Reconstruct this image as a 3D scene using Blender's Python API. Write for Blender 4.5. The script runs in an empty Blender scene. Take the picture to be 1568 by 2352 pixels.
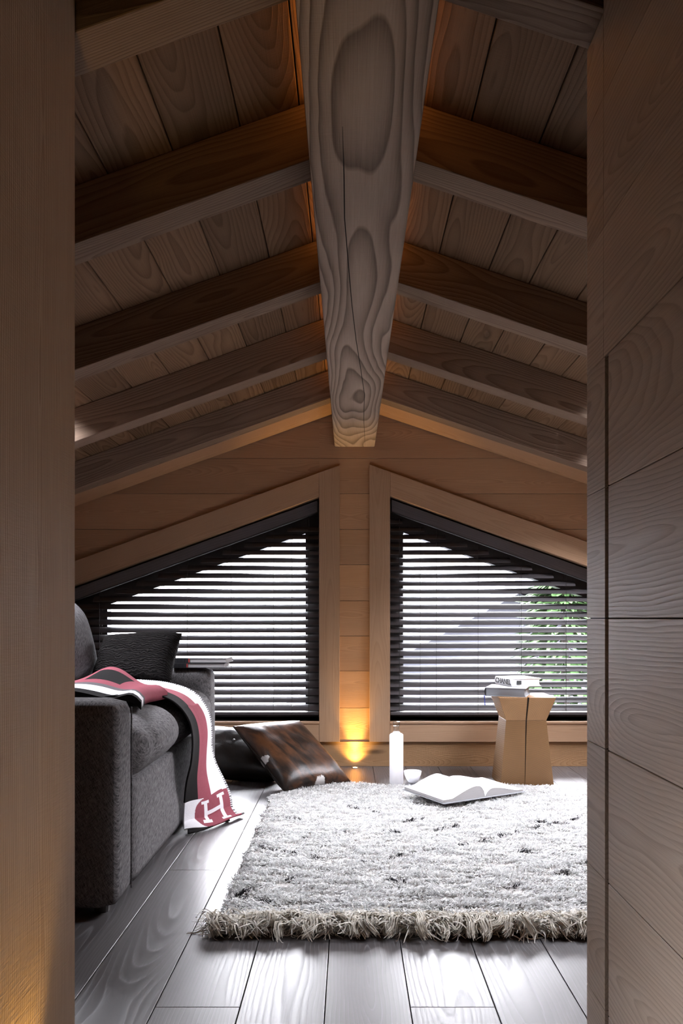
import bpy, bmesh, math, random
import numpy as np
from mathutils import Vector, Matrix, noise as mnoise

random.seed(7)
rng = np.random.default_rng(7)
SC = bpy.context.scene
COL = SC.collection

# ------------------------------------------------------------------ camera, world, lights, exposure
F = 1800.0; W = 1568.0; H = 2352.0; VX = 803.0; VY = 1420.0; EYE = 0.85
cam_d = bpy.data.cameras.new('camera')
cam = bpy.data.objects.new('camera', cam_d); COL.objects.link(cam)
cam.location = (0, 0, EYE); cam.rotation_euler = (math.pi / 2, 0, 0)
cam_d.sensor_fit = 'VERTICAL'; cam_d.sensor_height = 36.0
cam_d.lens = 36.0 * F / H
cam_d.shift_x = -(VX - W / 2) / H
cam_d.shift_y = (VY - H / 2) / H
cam_d.clip_start = 0.02; cam_d.clip_end = 300
SC.camera = cam

SKY_STRENGTH = 3.8
wd = bpy.data.worlds.new('sky'); SC.world = wd; wd.use_nodes = True
nt = wd.node_tree; nt.nodes.clear()
wo = nt.nodes.new('ShaderNodeOutputWorld'); bg = nt.nodes.new('ShaderNodeBackground')
tc = nt.nodes.new('ShaderNodeTexCoord'); sx = nt.nodes.new('ShaderNodeSeparateXYZ')
rp = nt.nodes.new('ShaderNodeValToRGB')
# overcast sky: darker at the horizon, brightest well above it
for p_, c_ in ((0.0, (.45, .45, .48)), (.10, (.50, .50, .53)), (.20, (.70, .70, .74)), (.35, (1.5, 1.5, 1.56)), (.60, (1.6, 1.61, 1.70)), (1.0, (1.5, 1.52, 1.63))):
    e_ = rp.color_ramp.elements[0] if p_ == 0 else (rp.color_ramp.elements[-1] if p_ == 1 else rp.color_ramp.elements.new(p_))
    e_.position = p_; e_.color = (c_[0] * .985, c_[1] * .985, c_[2] * 1.01, 1)
nt.links.new(tc.outputs['Generated'], sx.inputs[0]); nt.links.new(sx.outputs['Z'], rp.inputs[0])
nt.links.new(rp.outputs[0], bg.inputs['Color'])
bg.inputs['Strength'].default_value = SKY_STRENGTH
nt.links.new(bg.outputs[0], wo.inputs[0])

def portal(x0, x1, z0, z1, y):
    l = bpy.data.lights.new('daylight_portal', 'AREA'); l.shape = 'RECTANGLE'
    l.size = x1 - x0; l.size_y = z1 - z0; l.cycles.is_portal = True
    o = bpy.data.objects.new('daylight_portal', l); COL.objects.link(o)
    o.location = ((x0 + x1) / 2, y, (z0 + z1) / 2); o.rotation_euler = (-math.pi / 2, 0, 0)
portal(-1.64, -0.16, 0.24, 1.56, 4.80)
portal(0.21, 1.69, 0.24, 1.56, 4.80)

PW_ = bpy.data.lights.new('daylight_portal', 'AREA'); PW_.shape = 'RECTANGLE'; PW_.size = .60; PW_.size_y = .60; PW_.cycles.is_portal = True  # portal for the added passage window
o = bpy.data.objects.new('daylight_portal', PW_); COL.objects.link(o); o.location = (-.60, .35, .28); o.rotation_euler = (0, -math.pi / 2, 0)
# unseen roof windows added for daylight, over sofa and right side: (side, x nearest ridge, x farthest, y0, y1)
ADDED_SKYLIGHTS = [(1, 1.10, 1.74, 2.828, 3.422), (1, 1.30, 1.74, 3.535, 4.142), (-1, -1.22, -1.72, 2.828, 3.422)]
for (sd_, xa_, xb_, ya_, yb_) in ADDED_SKYLIGHTS:
    l = bpy.data.lights.new('daylight_portal', 'AREA'); l.shape = 'RECTANGLE'
    sl_ = .359 if sd_ < 0 else .335; th_ = math.atan(sl_) * sd_
    l.size = abs(xb_ - xa_) / math.cos(th_); l.size_y = yb_ - ya_; l.cycles.is_portal = True
    o = bpy.data.objects.new('daylight_portal', l); COL.objects.link(o)
    xm_ = (xa_ + xb_) / 2; zm_ = (2.0534 + .359 * xm_) if sd_ < 0 else (2.0711 - .335 * xm_)
    o.location = (xm_, (ya_ + yb_) / 2, zm_ + .30); o.rotation_euler = (0, th_, 0)

SC.view_settings.view_transform = 'Standard'
SC.view_settings.look = 'None'
SC.view_settings.exposure = 3.7
SC.view_settings.gamma = 1.0
SC.view_settings.use_curve_mapping = False
SC.cycles.max_bounces = 10; SC.cycles.diffuse_bounces = 6; SC.cycles.glossy_bounces = 5
SC.cycles.transmission_bounces = 8; SC.cycles.transparent_max_bounces = 12
SC.cycles.sample_clamp_indirect = 6.0
SC.cycles.caustics_reflective = False; SC.cycles.caustics_refractive = False
SC.cycles.use_denoising = True

def at(x, y, d):
    """photo pixel at depth d -> world point"""
    return Vector(((x - VX) * d / F, d, EYE - (y - VY) * d / F))

def on_floor(x, y, z=0.0):
    d = (EYE - z) * F / (y - VY)
    return Vector(((x - VX) * d / F, d, z))

# ------------------------------------------------------------------ helpers
def tag(o, label=None, cat=None, group=None, kind=None):
    if label: o['label'] = label
    if cat: o['category'] = cat
    if group: o['group'] = group
    if kind: o['kind'] = kind
    return o

def empty(name, loc=(0, 0, 0), rz=0.0):
    o = bpy.data.objects.new(name, None); COL.objects.link(o)
    o.location = loc; o.rotation_euler = (0, 0, rz); o.empty_display_size = 0.05
    return o

class MB:
    """collects shapes with wood-grain coordinates, links them as ONE mesh object"""
    def __init__(s):
        s.v = []; s.f = []; s.g = []; s.r = []; s.m = []
    def add(s, verts, faces, gc=None, rnd=0.5, mat=0):
        n = len(s.v)
        s.v += [tuple(p) for p in verts]
        s.f += [tuple(i + n for i in f) for f in faces]
        s.g += [tuple(p) for p in (gc if gc is not None else verts)]
        s.r += [rnd] * len(verts)
        s.m += [mat] * len(faces)
    def prism(s, poly, axis, a0, a1, grain='auto', rnd=None, off=None, mat=0):
        """poly: 2D list in the plane normal to axis ('x': (y,z), 'y': (x,z), 'z': (x,y)); extruded a0..a1"""
        n = len(poly)
        def P(p, a):
            if axis == 'x': return (a, p[0], p[1])
            if axis == 'y': return (p[0], a, p[1])
            return (p[0], p[1], a)
        vs = [P(p, a0) for p in poly] + [P(p, a1) for p in poly]
        fs = [tuple(range(n)), tuple(range(2 * n - 1, n - 1, -1))]
        fs += [(i, i + n, (i + 1) % n + n, (i + 1) % n) for i in range(n)]
        s.add(vs, fs, s.grain(vs, grain, off), random.random() if rnd is None else rnd, mat)
    def grain(s, vs, grain, off=None):
        """grain: unit vector along the fibre -> coords (across, depth, along) shifted at random"""
        vs = [Vector(p) for p in vs]
        c = sum(vs, Vector()) / len(vs)
        L = Vector(grain).normalized() if not isinstance(grain, str) else Vector((0, 1, 0))
        t = Vector((0, 0, 1)) if abs(L.z) < 0.7 else Vector((0, 1, 0))
        if abs(L.y) > 0.7: A = L.cross(Vector((0, 0, 1))).normalized()
        else: A = L.cross(Vector((0, 1, 0))).normalized()
        B = L.cross(A)
        if off is None:
            off = (random.uniform(-.05, .05), random.uniform(.02, .09), random.uniform(-60, 60))
        return [((p - c).dot(A) + off[0], (p - c).dot(B) + off[1], (p - c).dot(L) + off[2]) for p in vs]
    def box(s, x0, x1, y0, y1, z0, z1, grain=(0, 1, 0), rnd=None, off=None, mat=0):
        s.prism([(x0, z0), (x1, z0), (x1, z1), (x0, z1)], 'y', y0, y1, grain, rnd, off, mat)
    def tube(s, pts, r, n=6, rnd=0.5, mat=0, caps=True):
        pts = [Vector(p) for p in pts]; rr = r if isinstance(r, (list, tuple)) else [r] * len(pts)
        vs = []; fs = []
        for i, p in enumerate(pts):
            t = (pts[min(i + 1, len(pts) - 1)] - pts[max(i - 1, 0)]).normalized()
            a = t.orthogonal().normalized() if abs(t.z) > .9 else t.cross(Vector((0, 0, 1))).normalized()
            b = t.cross(a)
            for k in range(n):
                an = 2 * math.pi * k / n
                vs.append(p + (a * math.cos(an) + b * math.sin(an)) * rr[i])
        for i in range(len(pts) - 1):
            for k in range(n):
                fs.append((i * n + k, i * n + (k + 1) % n, (i + 1) * n + (k + 1) % n, (i + 1) * n + k))
        if caps:
            fs.append(tuple(range(n - 1, -1, -1))); fs.append(tuple(range((len(pts) - 1) * n, len(pts) * n)))
        s.add(vs, fs, rnd=rnd, mat=mat)
    def lathe(s, prof, n=32, cx=0, cy=0, mat=0):
        vs = []; fs = []
        for (r, z) in prof:
            for k in range(n):
                a = 2 * math.pi * k / n
                vs.append((cx + r * math.cos(a), cy + r * math.sin(a), z))
        for i in range(len(prof) - 1):
            for k in range(n):
                fs.append((i * n + k, i * n + (k + 1) % n, (i + 1) * n + (k + 1) % n, (i + 1) * n + k))
        s.add(vs, fs, mat=mat)
    def grid(s, P, mats=None, closed=False):
        """P: array rows x cols of points"""
        R = len(P); C = len(P[0])
        vs = [p for row in P for p in row]; fs = []
        n0 = len(s.f)
        ms = []
        for i in range(R - 1):
            for j in range(C - 1):
                fs.append((i * C + j, i * C + j + 1, (i + 1) * C + j + 1, (i + 1) * C + j))
                ms.append(mats(i, j) if mats else 0)
        s.add(vs, fs); s.m[n0:] = ms
    def build(s, name, mats, parent=None, smooth=False, bevel=0, seg=2, fixn=True):
        me = bpy.data.meshes.new(name)
        me.from_pydata(s.v, [], s.f)
        for m in (mats if isinstance(mats, (list, tuple)) else [mats]): me.materials.append(m)
        at_ = me.attributes.new('gc', 'FLOAT_VECTOR', 'POINT')
        at_.data.foreach_set('vector', np.array(s.g, dtype=np.float32).ravel())
        ar = me.attributes.new('rnd', 'FLOAT', 'POINT')
        ar.data.foreach_set('value', np.array(s.r, dtype=np.float32))
        me.polygons.foreach_set('material_index', np.array(s.m, dtype=np.int32))
        if smooth: me.polygons.foreach_set('use_smooth', np.ones(len(me.polygons), dtype=bool))
        if fixn:
            bm = bmesh.new(); bm.from_mesh(me)
            bmesh.ops.recalc_face_normals(bm, faces=bm.faces); bm.to_mesh(me); bm.free()
        me.update()
        o = bpy.data.objects.new(name, me); COL.objects.link(o)
        if parent: o.parent = parent
        if bevel:
            b = o.modifiers.new('bevel', 'BEVEL'); b.width = bevel; b.segments = seg
            b.limit_method = 'ANGLE'; b.angle_limit = math.radians(40)
        return o

def clip(poly, a, b, c):
    """keep the part of a convex polygon with a*x+b*y<=c"""
    out = []
    n = len(poly)
    for i in range(n):
        p, q = poly[i], poly[(i + 1) % n]
        dp = a * p[0] + b * p[1] - c; dq = a * q[0] + b * q[1] - c
        if dp <= 0: out.append(p)
        if (dp < 0 < dq) or (dq < 0 < dp):
            t = dp / (dp - dq); out.append((p[0] + t * (q[0] - p[0]), p[1] + t * (q[1] - p[1])))
    res = []
    for p in out:
        if not res or abs(p[0] - res[-1][0]) + abs(p[1] - res[-1][1]) > 1e-6: res.append(p)
    if len(res) > 1 and abs(res[0][0] - res[-1][0]) + abs(res[0][1] - res[-1][1]) < 1e-6: res.pop()
    return res if len(res) > 2 else []

# ------------------------------------------------------------------ materials
class NB:
    def __init__(s, name):
        s.mat = bpy.data.materials.new(name); s.mat.use_nodes = True
        s.t = s.mat.node_tree; s.t.nodes.clear()
        s.out = s.t.nodes.new('ShaderNodeOutputMaterial')
    def n(s, ty, **kw):
        nd = s.t.nodes.new(ty)
        for k, v in kw.items(): setattr(nd, k, v)
        return nd
    def l(s, a, b): s.t.links.new(a, b)
    def put(s, sock, v):
        if hasattr(v, 'is_linked') or isinstance(v, bpy.types.NodeSocket): s.l(v, sock)
        else: sock.default_value = v
    def math(s, op, a, b=0.0, c=None):
        nd = s.n('ShaderNodeMath', operation=op)
        s.put(nd.inputs[0], a); s.put(nd.inputs[1], b)
        if c is not None: s.put(nd.inputs[2], c)
        return nd.outputs[0]
    def noise(s, vec, scale, detail=2.0, rough=0.5, dist=0.0):
        nd = s.n('ShaderNodeTexNoise')
        if vec is not None: s.l(vec, nd.inputs['Vector'])
        nd.inputs['Scale'].default_value = scale; nd.inputs['Detail'].default_value = detail
        nd.inputs['Roughness'].default_value = rough; nd.inputs['Distortion'].default_value = dist
        return nd.outputs['Fac']
    def vmul(s, vec, m):
        nd = s.n('ShaderNodeVectorMath', operation='MULTIPLY')
        s.l(vec, nd.inputs[0]); nd.inputs[1].default_value = m
        return nd.outputs[0]
    def attr(s, name, out='Vector'):
        nd = s.n('ShaderNodeAttribute'); nd.attribute_name = name; return nd.outputs[out]
    def ramp(s, fac, stops):
        nd = s.n('ShaderNodeValToRGB'); s.l(fac, nd.inputs[0])
        cr = nd.color_ramp
        while len(cr.elements) < len(stops): cr.elements.new(0.5)
        for e, (p, c) in zip(cr.elements, stops):
            e.position = p; e.color = c if len(c) == 4 else (*c, 1)
        return nd.outputs[0]
    def mix(s, fac, a, b, mode='MIX'):
        nd = s.n('ShaderNodeMix', data_type='RGBA', blend_type=mode)
        s.put(nd.inputs[0], fac)
        s.put(nd.inputs[6], a if not isinstance(a, tuple) else (*a, 1)[:4])
        s.put(nd.inputs[7], b if not isinstance(b, tuple) else (*b, 1)[:4])
        return nd.outputs[2]
    def bump(s, h, strength=0.3, dist=0.005):
        nd = s.n('ShaderNodeBump'); s.l(h, nd.inputs['Height'])
        nd.inputs['Strength'].default_value = strength; nd.inputs['Distance'].default_value = dist
        return nd.outputs[0]
    def principled(s, color, rough=0.6, normal=None, spec=0.5, **kw):
        p = s.n('ShaderNodeBsdfPrincipled')
        s.put(p.inputs['Base Color'], color if not isinstance(color, tuple) else (*color, 1)[:4])
        s.put(p.inputs['Roughness'], rough)
        p.inputs['Specular IOR Level'].default_value = spec
        if normal is not None: s.l(normal, p.inputs['Normal'])
        for k, v in kw.items(): p.inputs[k].default_value = v
        s.l(p.outputs[0], s.out.inputs['Surface'])
        return p

def plain(name, color, rough=0.5, spec=0.5, **kw):
    b = NB(name); b.principled(color, rough, None, spec, **kw); return b.mat

def wood(name, light, dark, freq=130.0, ring_pow=2.0, wander=0.07, rough=0.6, spec=0.35, fibre=0.5,
         bump=0.35, bumpd=0.002, knots=0.0, vary=0.25, saw=0.0, cross=(0.4, 1.1), limed=None, ringw=.75):
    b = NB(name)
    gc = b.attr('gc'); sp = b.n('ShaderNodeSeparateXYZ'); b.l(gc, sp.inputs[0])
    A, B, L = sp.outputs
    rnd = b.attr('rnd', 'Fac')
    low = b.noise(b.vmul(gc, (2.2, 2.2, cross[1])), 1.0, 2.0, 0.5)
    c0 = b.math('ADD', B, b.math('MULTIPLY', b.math('SUBTRACT', low, 0.5), wander * 2.2))
    wob = b.noise(b.vmul(gc, (14, 14, 2.6)), 1.0, 2.0, 0.55)
    a2 = b.math('ADD', A, b.math('MULTIPLY', b.math('SUBTRACT', wob, 0.5), 0.03))
    r = b.math('SQRT', b.math('ADD', b.math('MULTIPLY', a2, a2), b.math('MULTIPLY', c0, c0)))
    if knots:
        vo = b.n('ShaderNodeTexVoronoi'); b.l(b.vmul(gc, (5.5, 0.001, 1.3)), vo.inputs['Vector']); vo.inputs['Scale'].default_value = 1.0
        kd = b.math('MULTIPLY', vo.outputs['Distance'], 1.0)
        kf = b.n('ShaderNodeMapRange'); b.l(kd, kf.inputs[0]); kf.inputs[1].default_value = 0.0; kf.inputs[2].default_value = 0.35
        kf.inputs[3].default_value = 1.0; kf.inputs[4].default_value = 0.0
        kk = b.math('POWER', kf.outputs[0], 2.2)
        r = b.math('ADD', r, b.math('MULTIPLY', kk, knots))
    ph = b.math('FRACT', b.math('MULTIPLY', r, freq))
    ring = b.math('POWER', ph, ring_pow)
    # soften the sharp late-wood edge
    edge = b.n('ShaderNodeMapRange'); b.l(ph, edge.inputs[0]); edge.inputs[1].default_value = 0.9; edge.inputs[2].default_value = 1.0
    edge.inputs[3].default_value = 1.0; edge.inputs[4].default_value = 0.0
    ring = b.math('MULTIPLY', ring, edge.outputs[0])
    fib = b.noise(b.vmul(gc, (420, 420, 7)), 1.0, 3.0, 0.65)
    patch = b.noise(b.vmul(gc, (9, 9, 1.2)), 1.0, 3.0, 0.55)
    f = b.math('ADD', b.math('MULTIPLY', ring, ringw), b.math('MULTIPLY', b.math('SUBTRACT', fib, 0.5), fibre))
    f = b.math('ADD', f, b.math('MULTIPLY', b.math('SUBTRACT', patch, 0.5), 0.55))
    f = b.math('ADD', f, 0.12)
    col = b.mix(f, light, dark)
    cl = col.node; cl.clamp_factor = True
    v = b.math('ADD', 1.0 - vary / 2, b.math('MULTIPLY', rnd, vary))
    col = b.mix(1.0, col, b_gray(b, v), 'MULTIPLY')
    if limed:
        pore = b.math('MULTIPLY', b.math('POWER', ph, 9.0), edge.outputs[0])
        pore = b.math('ADD', b.math('MULTIPLY', pore, 1.0), b.math('MULTIPLY', b.math('SUBTRACT', fib, 0.62), 0.9))
        pc = b.mix(pore, col, limed); pc.node.clamp_factor = True; col = pc
    if knots:
        core = b.n('ShaderNodeMapRange'); b.l(kd, core.inputs[0]); core.inputs[1].default_value = 0.03; core.inputs[2].default_value = 0.11
        core.inputs[3].default_value = 0.8; core.inputs[4].default_value = 0.0
        col = b.mix(core.outputs[0], col, tuple(x * 0.25 for x in dark))
    h = b.math('ADD', b.math('MULTIPLY', ring, 0.8), b.math('MULTIPLY', fib, 0.6))
    if saw:
        sw = b.noise(b.vmul(gc, (30, 30, 330)), 1.0, 2.0, 0.6)
        h = b.math('ADD', h, b.math('MULTIPLY', sw, saw))
    nrm = b.bump(h, bump, bumpd)
    ro = b.math('ADD', rough - 0.06, b.math('MULTIPLY', ring, 0.15))
    b.principled(col, ro, nrm, spec)
    return b.mat

def b_gray(b, v):
    c = b.n('ShaderNodeCombineColor')
    for i in range(3): b.l(v, c.inputs[i])
    return c.outputs[0]

M = {}
M['oak'] = wood('oak', (0.38, 0.222, 0.125), (0.21, 0.11, 0.056), freq=210, ring_pow=1.4, wander=.09, rough=.55, spec=.25, vary=.22, bump=.25, bumpd=.001, ringw=.45, fibre=.75, cross=(.4, .8))
M['oak_pale'] = wood('oak_pale', (0.36, 0.23, 0.143), (0.24, 0.142, 0.083), freq=240, wander=.03, rough=.55, spec=.25, vary=.12, fibre=.8, bump=.25, bumpd=.001, ringw=.4, cross=(.4, .6))
M['oak_rough'] = wood('oak_rough', (0.36, 0.215, 0.11), (0.18, 0.092, 0.04), freq=210, wander=.09, rough=.6, spec=.25, vary=.25, saw=1.2, bump=.5, bumpd=.002, ringw=.45, fibre=.7, knots=.02)
M['oak_grey'] = wood('oak_grey', (0.66, 0.54, 0.425), (0.34, 0.24, 0.165), freq=130, ring_pow=2.2, wander=.15, rough=.5, spec=.28, vary=.12, bump=.25, bumpd=.001, fibre=.85, ringw=.5, cross=(.4, .9))
M['jamb'] = wood('jamb', (0.58, 0.445, 0.33), (0.27, 0.165, 0.105), freq=150, wander=.04, rough=.6, spec=.22, vary=.1, saw=1.0, bump=.5, bumpd=.0015, knots=.02, ringw=.5, fibre=.8, cross=(.4, .5))
M['beam'] = wood('beam', (0.37, 0.285, 0.225), (0.095, 0.066, 0.049), freq=112, ring_pow=1.8, wander=.085, rough=.7, spec=.2, vary=.05, bump=.7, bumpd=.003, fibre=.5, saw=.3, cross=(.4, .55), ringw=.85)
M['rafter'] = wood('rafter', (0.24, 0.168, 0.122), (0.072, 0.044, 0.030), freq=150, wander=.06, rough=.75, spec=.15, vary=.2, bump=.5, bumpd=.002, knots=.025, ringw=.55, fibre=.7, cross=(.4, .6))
M['board'] = wood('board', (0.185, 0.108, 0.060), (0.056, 0.030, 0.016), freq=120, wander=.09, rough=.65, spec=.2, vary=.35, bump=.5, bumpd=.002, saw=.6, knots=.03, ringw=.55, fibre=.6, cross=(.4, .7))
M['floor'] = wood('floor', (0.075, 0.068, 0.069), (0.05, 0.045, 0.046), freq=115, wander=.085, rough=.40, spec=1.0, vary=.2, bump=.03, bumpd=.0008, fibre=.5, limed=(0.30, 0.295, 0.31), cross=(.4, .8))
M['stool'] = wood('stool', (0.19, 0.100, 0.039), (0.085, 0.039, 0.013), freq=120, wander=.03, rough=.5, spec=.3, vary=.5, bump=.2, bumpd=.001, ringw=.4, fibre=.7)
M['dark'] = plain('shadow_gap', (0.012, 0.010, 0.009), .9, .1)
M['frame'] = plain('dark_window_frame', (0.018, 0.014, 0.013), .45, .4)
M['blind'] = wood('blind_slat', (0.085, 0.077, 0.083), (0.055, 0.049, 0.052), freq=200, wander=.02, rough=.42, spec=.4, vary=.1, bump=.1, bumpd=.0005)
M['cord'] = plain('blind_cord', (0.03, 0.027, 0.026), .8, .2)
M['metal'] = plain('brushed_steel', (0.55, 0.53, 0.50), .35, .5, Metallic=1.0)

# ------------------------------------------------------------------ room shell
D = 4.5
def raft_l(X): return 2.0534 + 0.359 * X
def raft_r(X): return 2.0711 - 0.335 * X
AX = 0.0255
RH = 0.150                                            # rafter depth measured upright
KL, KR = -1.78, 1.86                                  # knee walls

# floor boards
fl = MB(); wseam = 0.186; x0 = -0.054
joints = {-2: [1.713], 1: [1.713], -3: [2.647], 0: [3.35], -1: [3.0], 2: [0.95, 2.9], 3: [2.2], 4: [3.2], -4: [1.2, 3.4]}
for k in range(-10, 11):
    xa = x0 + wseam * k; xb = xa + wseam
    ys = [-1.3] + joints.get(k, [random.uniform(.2, 3.6)]) + [4.62]
    for ya, yb in zip(ys, ys[1:]):
        fl.box(xa + .0011, xb - .0011, ya + .0005, yb - .0005, -.022, 0, (0, 1, 0), off=(random.uniform(-.05, .05), random.uniform(.03, .1), random.uniform(-60, 60)))
floor = tag(fl.build('floor', M['floor'], bevel=.0012, seg=2), kind='structure', label='dark grey limed oak plank floor')
sb = MB(); sb.box(-2.0, 2.1, -1.3, 4.7, -.06, -.0225); tag(sb.build('subfloor', M['dark']), kind='structure')

# ceiling boards running along the ridge
cl_ = MB()
for side in (-1, 1):
    sl = 0.359 if side < 0 else 0.335
    zf = raft_l if side < 0 else raft_r
    cw = math.cos(math.atan(sl)); t = 0.0
    xs = [AX]
    first = 0.155 if side < 0 else 0.135
    step = first
    while xs[-1] * side < 2.1:
        nx = xs[-1] + side * step
        for (sd_, xa_, xb_, _, _) in ADDED_SKYLIGHTS:
            for e_ in (xa_, xb_):
                if sd_ == side and (xs[-1] - e_) * side < -.02 and (nx - e_) * side > -.03: nx = e_
        xs.append(nx); step = random.choice([.15, .165, .14, .172])
    for xa, xb in zip(xs, xs[1:]):
        g = .0016 * side
        ya = xa + g; yb_ = xb - g
        poly = [(ya, zf(ya) + RH), (yb_, zf(yb_) + RH), (yb_, zf(yb_) + RH + .025), (ya, zf(ya) + RH + .025)]
        if side > 0: poly = poly[::-1]
        cuts = sorted((y0_, y1_) for (sd_, a_, b2_, y0_, y1_) in ADDED_SKYLIGHTS if sd_ == side and (xa + xb) / 2 * side > a_ * side and (xa + xb) / 2 * side < b2_ * side)
        ys_ = [-1.3] + [q for c_ in cuts for q in c_] + [4.62]
        o3 = (random.uniform(-.05, .05), random.uniform(.02, .09), random.uniform(-60, 60))
        for q in range(0, len(ys_), 2): cl_.prism(poly, 'y', ys_[q], ys_[q + 1], (0, 1, 0), off=o3)
ceil = tag(cl_.build('ceiling', M['board'], bevel=.0015, seg=1), kind='structure', label='dark weathered board ceiling rising to the ridge')
rc = MB()
for side in (-1, 1):
    zf = raft_l if side < 0 else raft_r
    sk = [q for q in ADDED_SKYLIGHTS if q[0] == side]; e1, e2 = sk[0][1], sk[0][2]
    for xa, xb, cuts in ((AX, e1, []), (e1, e2, sorted((q[3], q[4]) for q in sk)), (e2, 2.15 * side, [])):
        poly = [(xa, zf(xa) + RH + .026), (xb, zf(xb) + RH + .026), (xb, zf(xb) + RH + .10), (xa, zf(xa) + RH + .10)]
        ys_ = [-1.35] + [q for c_ in cuts for q in c_] + [4.9]
        for q in range(0, len(ys_), 2): rc.prism(poly, 'y', ys_[q], ys_[q + 1], (0, 1, 0))
tag(rc.build('roof_deck', M['dark']), kind='structure')

# back wall in horizontal boards, cut round the two windows
WL = dict(xi=-.175, xo=-1.62, top=lambda X: 1.545 + .362 * (X + .175), zb=.26)
WR = dict(xi=.23, xo=1.68, top=lambda X: 1.55 - .356 * (X - .23), zb=.26)
regions = [[(-.175, .0), (.23, .0), (.23, 2.4), (-.175, 2.4)],
           [(KL - .1, 0), (-.175, 0), (-.175, .26), (KL - .1, .26)],
           [(.23, 0), (KR + .1, 0), (KR + .1, .26), (.23, .26)],
           [(KL - .1, .26), (-1.62, .26), (-1.62, 2.4), (KL - .1, 2.4)],
           [(1.68, .26), (KR + .1, .26), (KR + .1, 2.4), (1.68, 2.4)],
           [(-1.62, WL['top'](-1.62)), (-.175, WL['top'](-.175)), (-.175, 2.4), (-1.62, 2.4)],
           [(.23, WR['top'](.23)), (1.68, WR['top'](1.68)), (1.68, 2.4), (.23, 2.4)]]
bw = MB()
seams = [.1425] + [EYE - (y - VY) * D / F for y in (1626, 1541, 1461, 1380, 1297, 1216, 1134, 1053)] + [1.975, 2.3]
seams = [-.02] + seams
for bi, (za, zb) in enumerate(zip(seams, seams[1:])):
    off_l = (random.uniform(-.05, .05), random.uniform(.02, .08), random.uniform(-60, 60))
    off_r = (random.uniform(-.05, .05), random.uniform(.02, .08), random.uniform(-60, 60))
    off_c = (random.uniform(-.05, .05), random.uniform(.02, .08), random.uniform(-60, 60))
    rl, rr_, rc_ = random.random(), random.random(), random.random()
    for ri, reg in enumerate(regions):
        p = clip(clip(reg, 0, -1, -(za + .0012)), 0, 1, zb - .0012)
        if p: p = clip(clip(p, -.359, 1, 2.0534 + RH - .002), .335, 1, 2.0711 + RH - .002)
        if not p: continue
        c = Vector((sum(q[0] for q in p) / len(p), 0, sum(q[1] for q in p) / len(p)))
        if ri == 0: o_, r_ = off_c, rc_
        elif ri in (1, 3, 5): o_, r_ = off_l, rl
        else: o_, r_ = off_r, rr_
        if bi >= 8 and ri == 0: o_, r_ = off_r, rr_
        o2 = (o_[0] - (c.z - (za + zb) / 2), o_[1], o_[2] + c.x)
        n0 = len(bw.v)
        bw.prism(p, 'y', D, D + .03, (1, 0, 0), r_, (0, 0, 0))
        vs = bw.v[n0:]
        bw.g[n0:] = [(v[2] - (za + zb) / 2 + o_[0], v[1] - D + o_[1], v[0] + o_[2]) for v in vs]
wall_back = tag(bw.build('wall_back', M['oak']), kind='structure', label='oak plank gable wall with two sloping windows')
# core of the wall behind the boards (closes the joints)
bc = MB()
for ri, reg in enumerate(regions):
    p = clip(clip(reg, -.359, 1, 2.0534 + RH), .335, 1, 2.0711 + RH)
    bc.prism(p, 'y', D + .031, D + .29, (1, 0, 0))
tag(bc.build('wall_core', M['dark']), kind='structure')
bb = MB(); bb.box(KL, KR, D - .004, D + .0, .001, .1415, (1, 0, 0), rnd=.3)
tag(bb.build('baseboard_back', M['oak_rough']), kind='structure')

# knee walls
for nm, xa, xb in (('wall_left', KL - .05, KL), ('wall_right', KR, KR + .05)):
    w = MB(); z = 0; top = (raft_l(KL) if xa < 0 else raft_r(KR)) + RH
    while z < top:
        z2 = min(z + .204, top)
        w.box(xa, xb, 1.25, D, z + .001, z2 - .001, (0, 1, 0)); z = z2
    tag(w.build(nm, M['oak']), kind='structure')
    w = MB(); xs = (xa - .06, xa - .001) if xa < 0 else (xb + .001, xb + .06)
    w.box(xs[0], xs[1], 1.2, 4.8, -.05, top + .05); tag(w.build('wall_core', M['dark']), kind='structure')

# partition we look through: left jamb, right panelling with flush door
JX, JY = -.4795, 1.37
PX, PY = .4455, 1.472
def gable(poly):
    return clip(clip(poly, -.359, 1, 2.0534 + RH), .335, 1, 2.0711 + RH)
pf = MB()
pf.prism(gable([(KL, 0), (JX - .04, 0), (JX - .04, 3), (KL, 3)]), 'y', 1.25, JY - .001, (1, 0, 0))
tag(pf.build('wall_front', M['oak']), kind='structure')
pf = MB()
pf.prism(clip([(PX + .04, 0), (KR, 0), (KR, 3), (PX + .04, 3)], .335, 1, 2.0711 - .001), 'y', 1.378, PY, (1, 0, 0))
pf.prism(gable([(PX + .04, 0), (KR, 0), (KR, 3), (PX + .04, 3)]), 'y', 1.25, 1.375, (1, 0, 0))
tag(pf.build('wall_front', M['oak']), kind='structure')
jb = MB()
jb.box(JX - .04, JX, .98, JY, 0, 2.03, (0, 0, 1), off=(.01, .05, 3.0), rnd=.5)
tag(jb.build('trim_1', M['jamb'], bevel=.003), kind='structure', label='rough sawn timber jamb at the left of the opening')
jb = MB()
PWN = (.10, .60, .06, .50)                                # added passage window: y0, y1, z0, z1
for (ya_, yb_, za_, zb2_) in ((-1.3, PWN[0], 0, 2.03), (PWN[1], .979, 0, 2.03), (PWN[0], PWN[1], 0, PWN[2]), (PWN[0], PWN[1], PWN[3], 2.03)):
    jb.box(JX - .04, JX, ya_, yb_, za_, zb2_, (0, 0, 1), off=(.06, .05, 9.0), rnd=.45)
tag(jb.build('trim_2', M['jamb']), kind='structure', label='timber lining of the passage left of the camera')
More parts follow.
